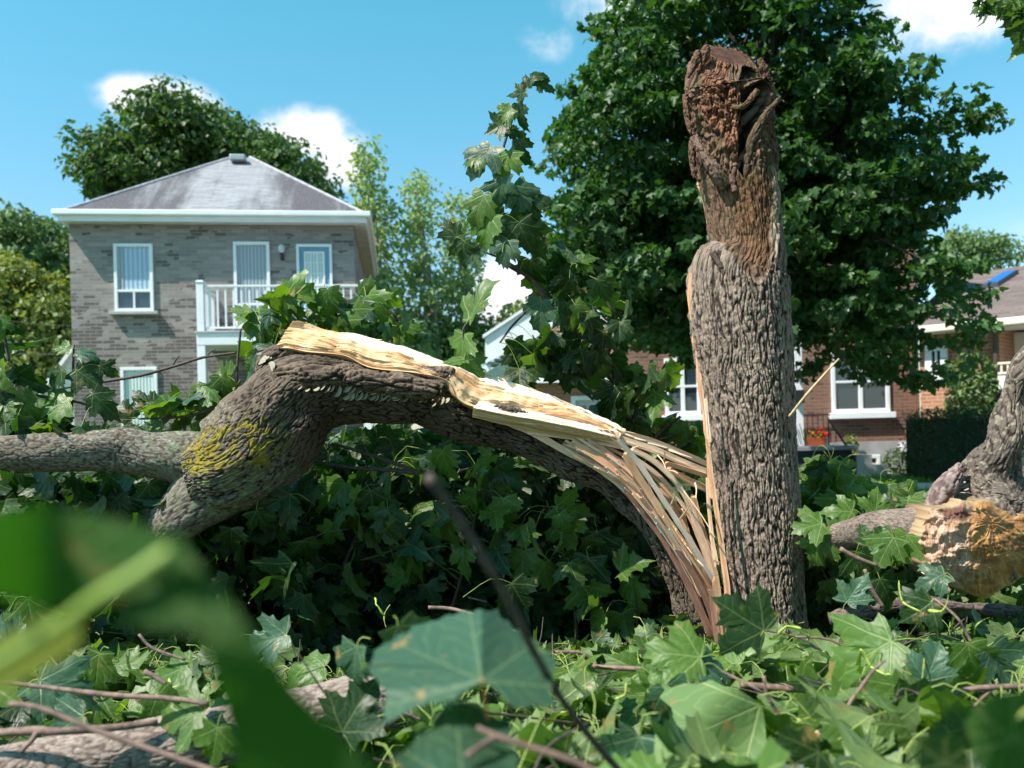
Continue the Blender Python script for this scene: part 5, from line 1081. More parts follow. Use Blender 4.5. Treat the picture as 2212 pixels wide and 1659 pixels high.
# ================================================================== leaf heap (nobody could count it)
def mass(name, label, n, pos, tip, nrm, size, mt, hi=True, stalks=0, twigs=0, kind='stuff', seeds=0, flip=.3, **kw):
    fl = rng.random(len(pos)) < flip; nrm = np.where(fl[:, None], -nrm, nrm); L = leafset(pos, tip, nrm, size, hi, **kw); parts = [L]; nl = len(L['V'])
    for k in rng.choice(len(pos), min(stalks, len(pos)), replace=False):
        d = -unit(tip[k]+rng.normal(size=3)*.5)*rng.uniform(.06, .15); parts.append(stalk(pos[k]+d, pos[k], .0014, n=6, na=4))
    ns = sum(len(p['V']) for p in parts)
    for k in range(twigs):
        a = pos[rng.integers(len(pos))]; d = unit(rng.normal(size=3)*np.array([1, .7, .35]))*rng.uniform(.12, .36); md = a+d*.5+rng.normal(size=3)*.03
        parts.append(tube(np.array([[*a, .004], [*md, .003], [*(a+d), .0015]]), 10, 5, caps=False))
    nt_ = sum(len(p['V']) for p in parts)
    for k in range(seeds): parts.append(seedpod(None, pos[rng.integers(len(pos))]+np.array([0, -.01, .02]), rng.uniform(.022, .034)))
    V, F, uv, tv = join(parts); mi = []
    for f in F: a = f[:, 0]; mi.append(np.where(a < nl, 0, np.where(a < ns, 1, np.where(a < nt_, 2, 3))))
    return tag(mk(name, V, F, [mt, STEMG, TWIGD, SEED], uv=uv, tintv=tv, mi=np.concatenate(mi), loc=pos.mean(0)), label, 'leaves', kind=kind)
def hang(n, up=.25, face=-.8): return unit(rng.normal(size=(n, 3))*.45+[0, .0, -1.]), unit(rng.normal(size=(n, 3))*.7+[-.1, face, up])
# behind and under the arch
def heap(n, x0, x1, y0, y1, top, power=1.6):
    x = rng.uniform(x0, x1, n); y = y0+(y1-y0)*rng.random(n)**power; z = top(x, y)*(1-rng.random(n)**1.5*.98); return np.stack([x, y, z], 1)
topA = lambda x, y: 1.14+.05*pn(x*1.5, y*1.2)+.07*pn(x*5, y*5, 0, 3)-.45*sst(.6, 1.4, x)+.06*sst(-1.5, -3, x)-.25*sst(4.9, 4.5, y)
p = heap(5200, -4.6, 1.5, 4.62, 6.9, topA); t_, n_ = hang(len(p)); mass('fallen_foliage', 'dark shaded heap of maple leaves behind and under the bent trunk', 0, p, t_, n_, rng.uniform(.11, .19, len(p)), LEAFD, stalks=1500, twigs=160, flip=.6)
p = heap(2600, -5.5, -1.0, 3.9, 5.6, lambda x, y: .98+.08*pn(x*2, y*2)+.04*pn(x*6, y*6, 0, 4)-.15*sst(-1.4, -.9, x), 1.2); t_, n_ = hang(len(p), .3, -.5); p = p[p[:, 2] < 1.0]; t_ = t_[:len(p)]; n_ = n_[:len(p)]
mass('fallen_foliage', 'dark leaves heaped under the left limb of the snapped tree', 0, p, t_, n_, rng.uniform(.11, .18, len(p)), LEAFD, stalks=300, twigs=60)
p = heap(1500, 1.45, 2.75, 4.55, 6.6, lambda x, y: .80+.10*pn(x*2, y*2)+.08*pn(x*5, y*5)-.32*sst(1.9, 2.7, x)); t_, n_ = hang(len(p), .5, -.6); mass('fallen_foliage', 'light green leaves heaped right of the snapped trunk', 0, p, t_, n_, rng.uniform(.11, .18, len(p)), LEAF, stalks=500, twigs=50)
p = heap(900, 2.4, 5.0, 5.0, 7.3, lambda x, y: .62+.12*pn(x*2, y*2)-.1*sst(2.5, 4, x)); t_, n_ = hang(len(p), .9, -.4); mass('fallen_foliage', 'low leaves lying beyond the broken log beside the street', 0, p, t_, n_, rng.uniform(.10, .16, len(p)), LEAF, stalks=100)
# foreground carpet
hz = lambda y: np.interp(y, [.8, 1.2, 2, 3, 4, 4.6, 5], [.60, .60, .475, .31, .12, .08, .05])
def carpet(n, y0, y1, thick, sz, mt, label, lay=1.4, up=.9, lx=-.75, rx=.75, **kw):
    y = rng.uniform(y0, y1, n); x = rng.uniform(lx, rx, n)*(y+.2); bump = .05*pn(x*2.2, y*2.2)+.04*pn(x*6, y*6, 0, 3)
    dip = .13*np.exp(-((x/y+.16)/.13)**2)*sst(2.3, 3., y)
    dip = dip+.33*sst(-1.55, -1.4, x)*sst(-.22, -.35, x)*sst(2.55, 2.4, y)*(.55+.45*sst(1.5, 1.85, y))
    z = hz(y)+bump*1.9-thick*rng.random(n)**lay-dip; z = np.maximum(z, .01)
    p = np.stack([x, y, z], 1); nn = unit(rng.normal(size=(n, 3))*.62+[-.05, -.35, up]); tt = unit(rng.normal(size=(n, 3))*[1, 1, .25]+[0, -.3, -.25])
    return mass('fallen_leaves', label, 0, p, tt, nn, rng.uniform(.7, 1.25, n)*sz, mt, **kw)
carpet(1400, 2.55, 4.35, .28, .142, LEAF, 'sunlit carpet of fallen maple leaves around the trunk foot', stalks=1300, twigs=300, seeds=110, flip=.5)
carpet(900, 1.15, 2.6, .30, .132, LEAF, 'near carpet of fallen maple leaves along the bottom of the picture', stalks=900, twigs=150, seeds=80, flip=.5)
carpet(700, 1.2, 4.3, .34, .12, LEAFD, 'darker leaves under the fallen maple leaves', up=.5, stalks=100, twigs=60)
p = np.stack([rng.uniform(1.5, 9, 260), rng.uniform(7.4, 11.4, 260), np.full(260, .03)], 1); mass('scattered_leaves', 'loose leaves scattered over the grey street', 0, p, unit(rng.normal(size=(260, 3))*[1, 1, .1]), unit(rng.normal(size=(260, 3))*.3+[0, 0, 1]), rng.uniform(.08, .13, 260), LEAF, hi=False)
# ================================================================== leafy branches with individual leaves
def leafy(label, stems, regions, D, dz, size, mt=LEAF, hangk=.8, face=(-.15, -.8, .35), stemmat=TWIGD, cat='branch', name='leafy_branch', seeds=(), maxst=.2, group=None, extra=()):
    root = empty(name, P(*stems[0][0][:3]), label, cat, group=group); cl = []
    for s in stems:
        _, t = twig('stem', s, stemmat, root, na=8); cl.append(t['C'])
    C = np.vstack(cl)
    for (cx_, cy, rx, ry, n) in regions:
        for k in range(n):
            a, q = rng.uniform(0, 6.28), math.sqrt(rng.random()); d = D+rng.uniform(-dz, dz)
            b = P(cx_+rx*q*math.cos(a), cy+ry*q*math.sin(a), d)
            i = int(np.argmin(np.linalg.norm(C-b, axis=1))); o = C[i]; v = b-o; L = np.linalg.norm(v)
            if L > maxst: b = o+v/L*maxst*rng.uniform(.7, 1)
            tip = unit(rng.normal(size=3)*.5+np.array([0, 0, -hangk])+unit(b-o)*.35); nr = unit(rng.normal(size=3)*.6+np.array(face))
            add_leaf(root, b, tip, nr, size*rng.uniform(.65, 1.2), mt if rng.random() < .8 else (LEAFB if mt is LEAF else LEAF), o, tint=[rng.random()])
    for (px, py, d, ang, facing, sz, mm, ox, oy) in extra:   # measured leaves: base, depth, tip direction in degrees (0 right, 90 up), facing, size in metres
        b = P(px, py, d); tp = RIGHT*math.cos(R_(ang))+UP*math.sin(R_(ang))+np.array([0, facing[3] if len(facing) > 3 else 0, 0]); 
        add_leaf(root, b, tp, np.array(facing[:3], float), sz, mm, P(ox, oy, d) if ox is not None else None, tint=[rng.uniform(.35, .9)], fold=(.05, .25), droop=(.05, .5), curl=(-.1, .4))
    for (px, py, d, s) in seeds:
        sp_ = seedpod(root, P(px, py, d), s); mk('winged_seed', sp_['V'], sp_['F'], SEED, root, uv=sp_['uv'], smooth=True)
    return root
FR = (-.1, -1, .2); 
# upright sprig between the house and the maple
leafy('tall leafy maple branch sticking up from behind the bent trunk', [[(1372, 940, 4.75, 9), (1352, 846, 4.72, 9), (1318, 812, 4.7, 8), (1254, 723, 4.65, 7), (1194, 668, 4.6, 6), (1150, 604, 4.58, 5), (1092, 566, 4.55, 4), (1075, 500, 4.55, 3.4), (1068, 400, 4.55, 3.2), (1090, 310, 4.55, 3), (1120, 223, 4.55, 2.6), (1150, 168, 4.55, 2)],
      [(1160, 650, 4.6, 3), (1110, 700, 4.6, 2.6), (1080, 740, 4.55, 2)], [(1150, 604, 4.58, 3), (1085, 560, 4.5, 2.4), (1000, 530, 4.45, 1.6)], [(1300, 800, 4.7, 4), (1330, 700, 4.7, 3), (1290, 620, 4.7, 2)], [(1352, 846, 4.7, 4), (1410, 830, 4.7, 3), (1440, 780, 4.7, 2)], [(1194, 668, 4.6, 3), (1230, 600, 4.6, 2)]],
      [(1180, 560, 60, 70, 8), (1240, 620, 60, 70, 10), (1290, 680, 70, 60, 11), (1210, 740, 60, 60, 9), (1290, 780, 60, 60, 9), (1110, 740, 30, 30, 3), (1380, 820, 70, 45, 12), (1340, 860, 70, 35, 9), (1110, 470, 60, 60, 8), (1160, 790, 50, 40, 8)], 4.62, .18, .155, LEAFD, hangk=1.3, face=(-.1, -1, .1),
      extra=[(1150, 168, 4.5, 20, (-.3, -1, .5), .09, LEAFD, 1140, 190), (1160, 175, 4.5, -30, (-.2, -1, .3), .10, LEAFD, 1140, 190), (1140, 190, 4.5, 100, (-.6, -.7, .2), .08, LEAFD, 1135, 200), (1135, 200, 4.5, 190, (-.1, -1, .3), .09, LEAFD, 1125, 210),
             (1120, 225, 4.5, -80, (-.8, -.6, .1), .13, LEAFD, 1118, 230), (1105, 235, 4.45, 215, (-.3, -1, .3), .12, LEAF, 1110, 245), (1090, 268, 4.45, 200, (-.2, -1, .3), .11, LEAFD, 1098, 280), (1095, 285, 4.5, -10, (-.2, -1, .5), .10, LEAFD, 1095, 295), (1120, 300, 4.5, -75, (-.8, -.6, .1), .14, LEAFD, 1098, 285),
             (1060, 318, 4.4, 235, (-.3, -1, .5), .19, LEAFB, 1082, 340), (1100, 330, 4.45, -110, (-.2, -1, .4), .16, LEAF, 1078, 360), (1050, 330, 4.42, 200, (-.5, -.8, .3), .15, LEAF, 1075, 350), (1085, 385, 4.4, -100, (-.3, -1, .3), .15, LEAFB, 1070, 390), (1110, 400, 4.42, -60, (-.2, -1, .2), .17, LEAFB, 1075, 400),
             (1140, 420, 4.45, -80, (-.1, -1, .2), .17, LEAFD, 1075, 400), (1045, 420, 4.4, -110, (-.4, -1, .2), .18, LEAF, 1068, 420), (1120, 480, 4.42, -70, (-.1, -1, .1), .18, LEAFD, 1075, 470), (1060, 470, 4.4, -105, (-.5, -.9, .2), .17, LEAF, 1070, 480), (1100, 520, 4.36, -115, (-.3, -1, .5), .16, LEAFB, 1085, 545),
             (985, 512, 4.4, 130, (-.2, -1, .3), .12, LEAFD, 1010, 530), (1000, 520, 4.4, -85, (-.3, -1, .2), .13, LEAFD, 1010, 530), (1020, 535, 4.4, -75, (-.3, -1, .2), .12, LEAFB, 1010, 532), (1170, 650, 4.45, -100, (-.2, -1, .5), .16, LEAFB, 1165, 640), (1245, 570, 4.5, 30, (-.2, -1, .4), .12, LEAF, 1230, 600)])
leafy('bent lone sprig with two narrow leaves above the torn wood', [[(1020, 815, 4.2, 2.4), (1008, 760, 4.2, 2), (1000, 715, 4.2, 2), (1015, 690, 4.2, 2)]], [], 4.2, 0, .1,
      extra=[(1015, 690, 4.2, 65, (-.9, -.5, .1), .21, LEAF, 1005, 705), (1003, 722, 4.2, -105, (-.6, -.8, .1), .15, LEAF, 1002, 712), (1005, 775, 4.18, 190, (-.2, -.5, .9), .14, LEAF, 1006, 765), (1003, 778, 4.15, -40, (-.4, -.7, .5), .14, LEAF, 1006, 765)])
# behind the broken end
leafy('leafy bough rising behind the broken end of the bent trunk', [[(800, 900, 4.5, 8), (780, 800, 4.5, 7), (735, 700, 4.5, 5), (700, 640, 4.5, 3)], [(760, 770, 4.5, 5), (650, 720, 4.45, 4), (560, 690, 4.4, 3)], [(780, 800, 4.5, 4), (860, 700, 4.5, 3), (790, 640, 4.5, 2)], [(510, 905, 4.2, 3.2), (512, 800, 4.2, 3), (520, 710, 4.2, 2.4)], [(700, 760, 4.4, 4), (590, 790, 4.3, 3), (540, 860, 4.3, 2.5)]],
      [(590, 660, 55, 50, 12), (660, 670, 60, 50, 11), (740, 650, 60, 45, 13), (810, 680, 60, 50, 12), (860, 710, 35, 40, 6), (570, 740, 40, 40, 8), (545, 800, 28, 55, 8), (760, 700, 80, 25, 8)], 4.5, .14, .15, LEAF, face=(-.25, -.8, .5),
      seeds=[(905-10, 690, 4.4, .02), (855, 705, 4.4, .022)])
leafy('leafy shoots spread along the top of the left limb', [[(560, 890, 4.15, 5), (480, 880, 4.1, 4), (400, 900, 4.05, 3), (300, 905, 4.05, 2)], [(490, 880, 4.1, 3), (520, 820, 4.1, 2)]], [(500, 860, 50, 40, 10), (420, 890, 60, 28, 9), (340, 905, 60, 20, 7), (480, 840, 40, 30, 5)], 4.12, .1, .15, LEAF, face=(-.2, -.6, .8), hangk=.4,
      extra=[(285, 905, 4.05, 130, (-.2, -.9, .3), .11, LEAFD, 300, 905), (330, 880, 4.05, 140, (-.3, -.8, .6), .12, LEAFD, 350, 895)])
leafy('dark drooping leafy branch at the left edge above the limb', [[(-60, 760, 3.9, 6), (0, 820, 3.9, 5), (60, 850, 3.9, 4), (150, 865, 3.9, 3), (230, 885, 3.9, 2)], [(155, 912, 3.9, 3), (157, 820, 3.9, 3), (160, 745, 3.9, 2)], [(-40, 640, 3.8, 5), (0, 700, 3.8, 4), (20, 780, 3.8, 3)]],
      [(0, 740, 25, 90, 9), (10, 860, 50, 60, 13), (70, 905, 60, 28, 9), (140, 910, 50, 20, 5), (0, 930, 60, 20, 8)], 3.9, .12, .14, LEAFD, face=(-.1, -.8, .4),
      extra=[(165, 800, 3.88, -30, (-.2, -.9, .4), .14, LEAFD, 158, 800), (150, 755, 3.88, 170, (-.2, -.8, .6), .08, LEAF, 159, 750), (170, 760, 3.88, -10, (-.2, -.6, .8), .09, LEAFB, 159, 752), (135, 800, 3.88, 235, (-.5, -.8, .2), .12, LEAFD, 155, 805), (150, 870, 3.85, 190, (-.2, -.9, .5), .18, LEAF, 157, 860), (200, 850, 3.87, -40, (-.2, -.9, .5), .15, LEAFD, 158, 850), (215, 790, 3.88, -35, (-.2, -1, .2), .08, LEAFD, 160, 810)])
leafy('half lit maple leaves hanging on thin stems under the arch', [[(700, 1330, 4.6, 4), (760, 1180, 4.5, 4), (830, 1040, 4.5, 3)], [(950, 1400, 4.6, 4), (1000, 1230, 4.5, 3), (1040, 1060, 4.5, 2)], [(1250, 1400, 4.6, 4), (1230, 1250, 4.5, 3), (1180, 1080, 4.5, 2)], [(1380, 1400, 4.5, 3), (1370, 1250, 4.45, 2)]],
      [(770, 1110, 80, 80, 13), (900, 1180, 90, 100, 14), (1030, 1120, 80, 90, 13), (1180, 1180, 90, 100, 14), (1300, 1260, 80, 90, 12), (980, 1000, 150, 30, 12), (700, 1260, 80, 70, 10)], 4.42, .14, .16, LEAF, face=(-.7, -.6, .9), maxst=.4)
twig_, _t = None, None
def bare(label, paths, mt=TWIG, nm='fallen_twig', bump=.12):
    rt = empty(nm, P(*paths[0][len(paths[0])//2][:3]), label, 'twig')
    for p_ in paths: twig('stem', p_, mt, rt, bumpy=bump)
    return rt
bare('long thin bare twig crossing in front of the grey house', [[(60, 852, 4.3, 2.6), (140, 838, 4.3, 2.6), (200, 828, 4.3, 3), (300, 812, 4.3, 3.4), (380, 790, 4.3, 3.2), (440, 772, 4.3, 3), (510, 762, 4.3, 2.4)], [(372, 792, 4.3, 2.2), (380, 778, 4.3, 1.8), (388, 768, 4.3, 1)], [(445, 771, 4.3, 2.2), (455, 760, 4.3, 1.8), (465, 755, 4.3, 1.2)]], TWIGD)
bare('dark forked bare branch under the arch of the bent trunk', [[(905, 1022, 4.3, 5), (840, 1015, 4.3, 4.6), (760, 1010, 4.3, 4), (680, 997, 4.3, 3)], [(900, 1018, 4.3, 4.5), (820, 990, 4.3, 4), (760, 970, 4.3, 3.4), (716, 958, 4.3, 2.6)], [(795, 985, 4.3, 2.6), (785, 960, 4.3, 2.2), (765, 958, 4.3, 2)], [(716, 960, 4.3, 2.2), (672, 1020, 4.3, 1.8), (672, 1090, 4.3, 1.6), (655, 1120, 4.3, 1)]], TWIGD)
bare('pale dry stick leaning out from the right side of the trunk', [[(1705, 900, 4.15, 3.2), (1740, 855, 4.1, 3), (1775, 815, 4.1, 2.6), (1812, 775, 4.1, 2)]], plain('straw_stick', (.50, .36, .20), .7, .2, 50))
bare('thin dark twigs drooping in the shaded leaves left of the trunk', [[(780, 1210, 4.5, 2), (830, 1195, 4.5, 2), (885, 1170, 4.5, 1.2)], [(1052, 1300, 4.4, 2), (1010, 1290, 4.4, 2)]], TWIG)
leafy('leafy sprays between the arch and the standing trunk', [[(1390, 1000, 4.7, 5), (1420, 940, 4.7, 4), (1470, 900, 4.7, 3)], [(1420, 950, 4.7, 3), (1500, 930, 4.7, 2)]], [(1440, 930, 60, 35, 10), (1490, 950, 40, 35, 9), (1400, 905, 50, 25, 7), (1500, 1040, 30, 50, 6), (1330, 880, 50, 25, 6)], 4.75, .1, .14, LEAF, face=(-.2, -.7, .7))
leafy('bright leafy branch heaped just right of the standing trunk', [[(1715, 1280, 4.6, 6), (1760, 1160, 4.6, 5), (1810, 1060, 4.6, 3), (1830, 1010, 4.6, 2)], [(1760, 1180, 4.5, 4), (1850, 1130, 4.4, 3), (1930, 1090, 4.4, 2)], [(1740, 1230, 4.3, 4), (1850, 1180, 4.0, 4), (1960, 1210, 3.8, 3), (2010, 1260, 3.8, 2)]],
      [(1770, 1010, 50, 35, 9), (1780, 1080, 60, 40, 11), (1860, 1100, 60, 30, 8), (1950, 1100, 50, 25, 6), (1780, 1170, 50, 45, 12), (1800, 1250, 50, 30, 5)], 4.45, .15, .15, LEAF, face=(-.25, -.7, .8),
      extra=[(1890, 1110, 4.2, 80, (-.2, -1, .4), .13, LEAF, 1880, 1150), (1840, 1105, 4.2, 175, (-.2, -.9, .6), .13, LEAF, 1870, 1120), (1930, 1160, 3.5, -125, (-.3, -1, .4), .14, LEAF, 1900, 1120), (1960, 1155, 3.5, -110, (-.2, -1, .3), .13, LEAF, 1965, 1150), (1875, 1180, 3.6, 50, (-.3, -.9, .4), .12, LEAFD, 1860, 1150),
             (1775, 1130, 4.0, 195, (-.2, -.9, .6), .15, LEAF, 1785, 1140), (1790, 1140, 4.0, -20, (-.2, -.9, .8), .14, LEAF, 1785, 1140), (1775, 1160, 4.0, -110, (-.2, -1, .3), .15, LEAF, 1785, 1150), (1850, 1190, 3.7, -70, (-.2, -1, .1), .15, LEAFD, 1860, 1160), (1900, 1250, 3.6, -60, (-.2, -1, .1), .15, LEAFD, 1890, 1230), (2040, 1240, 3.3, -160, (-.2, -.8, .8), .12, LEAFB, 2060, 1250)],
      seeds=[(1812, 1015, 4.4, .03), (1830, 1005, 4.4, .03)])
# dark overhanging branch, top right, its unseen crown and trunk added beside the camera to block sky light
OH = leafy('dark maple tree hanging its twigs into the top right corner, its unseen crown added to block sky light', [[(2300, -40, 6., 8), (2200, 0, 6., 5), (2130, 5, 6., 3)], [(2260, -20, 6., 5), (2215, 40, 6., 3), (2205, 70, 6., 2)]], [(2150, 8, 50, 12, 14), (2200, 25, 35, 25, 14), (2208, 60, 16, 22, 8), (2120, 2, 30, 6, 4), (2215, 85, 8, 15, 3)], 6., .3, .12, DARKT, face=(.3, -.3, -.4), cat='tree', name='overhanging_tree')
for c_, rd in (((4.2, -2.2, 6.4), (4.4, 4.2, 2.0)), ((1.0, -5.0, 6.2), (3.6, 2.6, 1.8)), ((6.5, 2.5, 6.6), (2.6, 3.0, 1.6))): puff('crown', np.array(c_), rd, 9000, .24, DARKT, OH, seed=int(c_[0]*10))
T_ = tube(np.array([[6.2, -2.5, -.1, .32], [6.1, -2.4, 2.5, .26], [5.6, -2.2, 5, .2], [4.5, -2, 6.5, .1]]), 30, 14); mk('trunk', T_['V'], T_['F'], BARK, OH, uv=T_['uv'], col=np.tile((.12, .09, .07), (len(T_['V']), 1)))
T_ = tube(np.array([[5.6, -2.2, 5, .15], [5.2, 1.5, 5.4, .10], [*P(2300, -60, 6.), .03]]), 30, 10); mk('limb', T_['V'], T_['F'], BARK, OH, uv=T_['uv'], col=np.tile((.12, .09, .07), (len(T_['V']), 1)))
# broad leaves whose outline and curl were measured one by one
def sheet_leaf(parent, outl, cen, D, dD, mt, name='leaf', base=None, ang=90., sc=(200., 200.), tint=.6, teeth=0.):
    pq = np.array(outl+[outl[0]], float); L_ = np.r_[0, np.cumsum(np.linalg.norm(np.diff(pq, axis=0), axis=1))]; tt = np.linspace(0, L_[-1], 260)[:-1]; q = np.stack([np.interp(tt, L_, pq[:, i]) for i in (0, 1)], 1); q = q+teeth*np.stack([np.sin(tt*.13), np.cos(tt*.17)], 1); m_ = 26; f = np.linspace(0, 1, m_)[:, None, None]; c = np.array(cen); XY = c+(q[None]-c)*f
    X, Y = XY[..., 0], XY[..., 1]; Dd = D+dD(X, Y); G = CAM+RIGHT*((X-CX)/FPX*Dd)[..., None]+UP*((HY-Y)/FPX*Dd)[..., None]+np.array([0, 1., 0])*Dd[..., None]
    n = q.shape[0]; F = grid_faces(m_, n); b = base or cen; ca, sa = math.cos(R_(ang-90)), math.sin(R_(ang-90)); dx, dy = (X-b[0])/sc[0], (b[1]-Y)/sc[1]
    uv = np.stack([(dx*ca+dy*sa).ravel(), (-dx*sa+dy*ca).ravel()], 1)
    return mk(name, G.reshape(-1, 3), [F[:, ::-1]], mt, parent, uv=uv, tintv=np.full(m_*n, tint))
# ------------------------------------------------------------------ foreground heroes
BG = leafy('big bluish green leaf on an orange stalk in the centre foreground', [[(1010, 1700, .98, 5), (1052, 1590, .96, 4), (1050, 1530, .95, 4), (1042, 1468, .93, 3.4)]], [], 1, 0, .1, stemmat=plain('orange_stalk', (.50, .19, .06), .5, .2, 40),
      extra=[(860, 1350, 1.5, -60, (.2, -.8, .5), .08, LEAFD, 850, 1330), (770, 1395, 1.8, -100, (-.5, -.7, .6), .10, LEAFB, 800, 1380)])
fold = lambda X, Y: .0011*(1470-Y)+.045*np.abs(np.sin(np.arctan2(X-1040, 1470-Y)*1.9))*np.hypot(X-1040, Y-1470)/150+.00025*np.abs(X-1040)
sheet_leaf(BG, [(798, 1432), (812, 1402), (846, 1384), (880, 1362), (912, 1345), (932, 1344), (960, 1332), (1000, 1322), (1040, 1318), (1078, 1318), (1086, 1336), (1112, 1356), (1150, 1376), (1172, 1400), (1200, 1420), (1196, 1460), (1188, 1490), (1206, 1528), (1160, 1524), (1110, 1530), (1085, 1498), (1045, 1474), (1005, 1492), (975, 1512), (930, 1520), (885, 1528), (850, 1545), (832, 1568), (830, 1530), (834, 1490), (805, 1462)], (1040, 1446), .93, fold, LEAFB, base=(1040, 1470), ang=97., sc=(215., 150.), tint=.75, teeth=2.5)
sheet_leaf(BG, [(842, 1640), (880, 1622), (905, 1585), (935, 1568), (950, 1536), (985, 1528), (1010, 1520), (1050, 1545), (1085, 1552), (1108, 1560), (1096, 1600), (1120, 1640), (1105, 1720), (880, 1720), (870, 1670)], (1000, 1620), .90, lambda X, Y: .0008*(1620-Y)+.01*np.sin(X*.03), LEAFB, base=(1000, 1700), ang=95., sc=(190., 170.), tint=.35, teeth=2.5)
PL = leafy('large pale leaf lying flat at the bottom right of centre', [[(1700, 1720, 1.75, 5), (1707, 1597, 1.8, 5), (1684, 1546, 1.8, 4.6), (1657, 1502, 1.8, 4), (1650, 1460, 1.8, 3.6)], [(1657, 1502, 1.8, 3), (1620, 1480, 1.8, 2.4), (1560, 1450, 1.85, 2)], [(1707, 1600, 1.8, 4), (1671, 1627, 1.75, 4), (1600, 1690, 1.7, 4)]], [], 1.8, 0, .1, stemmat=TWIG,
      extra=[(1512, 1420, 2.0, 170, (-.1, -.9, .6, .1), .135, LEAF, 1620, 1480), (1440, 1480, 1.85, -70, (-.2, -.9, .5), .12, LEAFB, 1500, 1500), (1508, 1440, 2.0, -10, (0, -.6, .8, .3), .10, LEAFB, 1560, 1450), (1650, 1362, 2.2, 150, (-.1, -.9, .35), .145, LEAFD, 1640, 1430),
             (1420, 1500, 1.9, 60, (-.3, -.8, .6), .07, LEAF, 1440, 1530), (1380, 1590, 1.6, -110, (-.1, -.8, .5), .11, LEAFB, 1420, 1540)], seeds=[(1620, 1435, 2.2, .022), (1700, 1352, 2.3, .03), (1750, 1370, 2.4, .022), (1380, 1430, 2.3, .03), (1350, 1500, 1.9, .02)])
PALEL = leafmat('pale_underside_leaf', (.13, .215, .075), (.13, .215, .075), (.22, .38, .03), vein=.6)
sheet_leaf(PL, [(1426, 1474), (1450, 1486), (1478, 1476), (1505, 1478), (1536, 1468), (1562, 1482), (1592, 1488), (1627, 1510), (1646, 1526), (1652, 1560), (1655, 1595), (1664, 1630), (1648, 1645), (1617, 1652), (1590, 1668), (1556, 1692), (1535, 1668), (1512, 1640), (1500, 1612), (1489, 1600), (1462, 1594), (1440, 1566), (1454, 1545), (1450, 1528), (1424, 1506), (1436, 1492)], (1560, 1560), 1.72, lambda X, Y: .0006*(1560-Y)+.02*np.sin((X+Y)*.02), PALEL, base=(1640, 1523), ang=207., sc=(190., 165.), tint=.6)
leafy('broad grey green leaf on a bowed stalk at the lower right', [[(2180, 1500, 2.3, 2.5), (2148, 1479, 2.3, 3.2), (2091, 1375, 2.35, 3.2), (2067, 1334, 2.35, 3), (2020, 1294, 2.4, 2.4)], [(1845, 1412, 2.4, 3), (1792, 1382, 2.4, 2.8), (1718, 1375, 2.4, 2.4)]], [], 2.3, 0, .1, stemmat=TWIG,
      extra=[(1925, 1384, 2.25, 215, (-.1, -.8, .75, .2), .185, LEAF, 2050, 1450), (1960, 1485, 2.0, -140, (-.1, -.9, .5, -.2), .12, LEAF, 2080, 1540), (2012, 1300, 2.4, -140, (-.2, -.9, .4), .10, LEAFD, 2020, 1294), (2090, 1390, 2.3, -80, (-.2, -.9, .4), .11, LEAF, 2080, 1360), (2140, 1400, 2.3, -60, (-.2, -.8, .6), .12, LEAFB, 2110, 1390), (2000, 1470, 2.0, 70, (-.2, -1, .4), .09, LEAFB, 1990, 1490), (1830, 1300, 2.9, 60, (-.2, -.8, .6), .1, LEAFB, 1820, 1350)],
      seeds=[(1950, 1300, 2.3, .045), (2035, 1320, 2.3, .042), (1730, 1420, 2.2, .035), (1880, 1440, 2.1, .04), (1905, 1460, 2.1, .03), (1740, 1560, 2., .04), (1800, 1580, 1.9, .04), (2110, 1350, 2.3, .03)])
leafy('rough leaves and seeds lying in the left foreground by the pink twigs', [[(300, 1370, 2.5, 3), (330, 1400, 2.5, 3.4), (400, 1425, 2.5, 3)], [(70, 1375, 2.5, 2.5), (110, 1420, 2.4, 2.5), (155, 1480, 2.35, 2)]], [], 2.5, 0, .1, stemmat=TWIG,
      extra=[(618, 1372, 2.7, 195, (-.2, -.9, .6), .145, LEAFB, 640, 1420), (60, 1292, 2.8, -80, (-.2, -1, .2), .15, LEAF, 20, 1320), (215, 1412, 2.5, -100, (-.2, -1, .3), .13, LEAF, 235, 1400), (405, 1440, 2.5, -160, (-.1, -.8, .6), .12, LEAF, 430, 1420), (700, 1440, 2.4, 185, (-.1, -.7, .8), .12, LEAF, 640, 1460), (85, 1470, 2.3, -20, (-.1, -.7, .9), .15, LEAFB, 60, 1480), (440, 1540, 2.0, -170, (-.1, -.8, .7), .12, LEAF, 450, 1500), (340, 1500, 2.2, -60, (-.1, -.8, .6), .13, LEAF, 330, 1480), (40, 1400, 2.5, 150, (-.2, -.8, .6), .12, LEAFB, 75, 1395), (180, 1545, 2.1, -150, (-.1, -.8, .6), .12, LEAFB, 200, 1540),
             (470, 1570, 1.85, -100, (-.1, -.8, .5), .10, LEAF, 480, 1540), (740, 1580, 1.8, 60, (-.2, -.9, .4), .12, LEAFD, 760, 1640), (1130, 1190, 4.4, -90, (-.2, -1, .3), .18, LEAF, 1125, 1180), (1290, 1150, 4.5, -80, (-.1, -1, .2), .21, LEAFD, 1285, 1110), (745, 1045, 4.4, -130, (-.2, -1, .4), .19, LEAF, 760, 1040), (1060, 1060, 4.4, -60, (-.3, -1, .3), .18, LEAFD, 1055, 1040), (800, 1060, 4.4, -80, (-.1, -1, .3), .19, LEAFD, 790, 1040), (1270, 1205, 4.4, -100, (-.1, -1, .2), .21, LEAFD, 1275, 1180), (1105, 1260, 4.2, -60, (-.2, -.9, .4), .17, LEAFD, 1000, 1290)],
      seeds=[(370, 1485, 2.3, .035), (350, 1490, 2.3, .03), (812, 1305, 3.2, .04), (830, 1330, 3.2, .04), (100, 1460, 2.4, .03)])
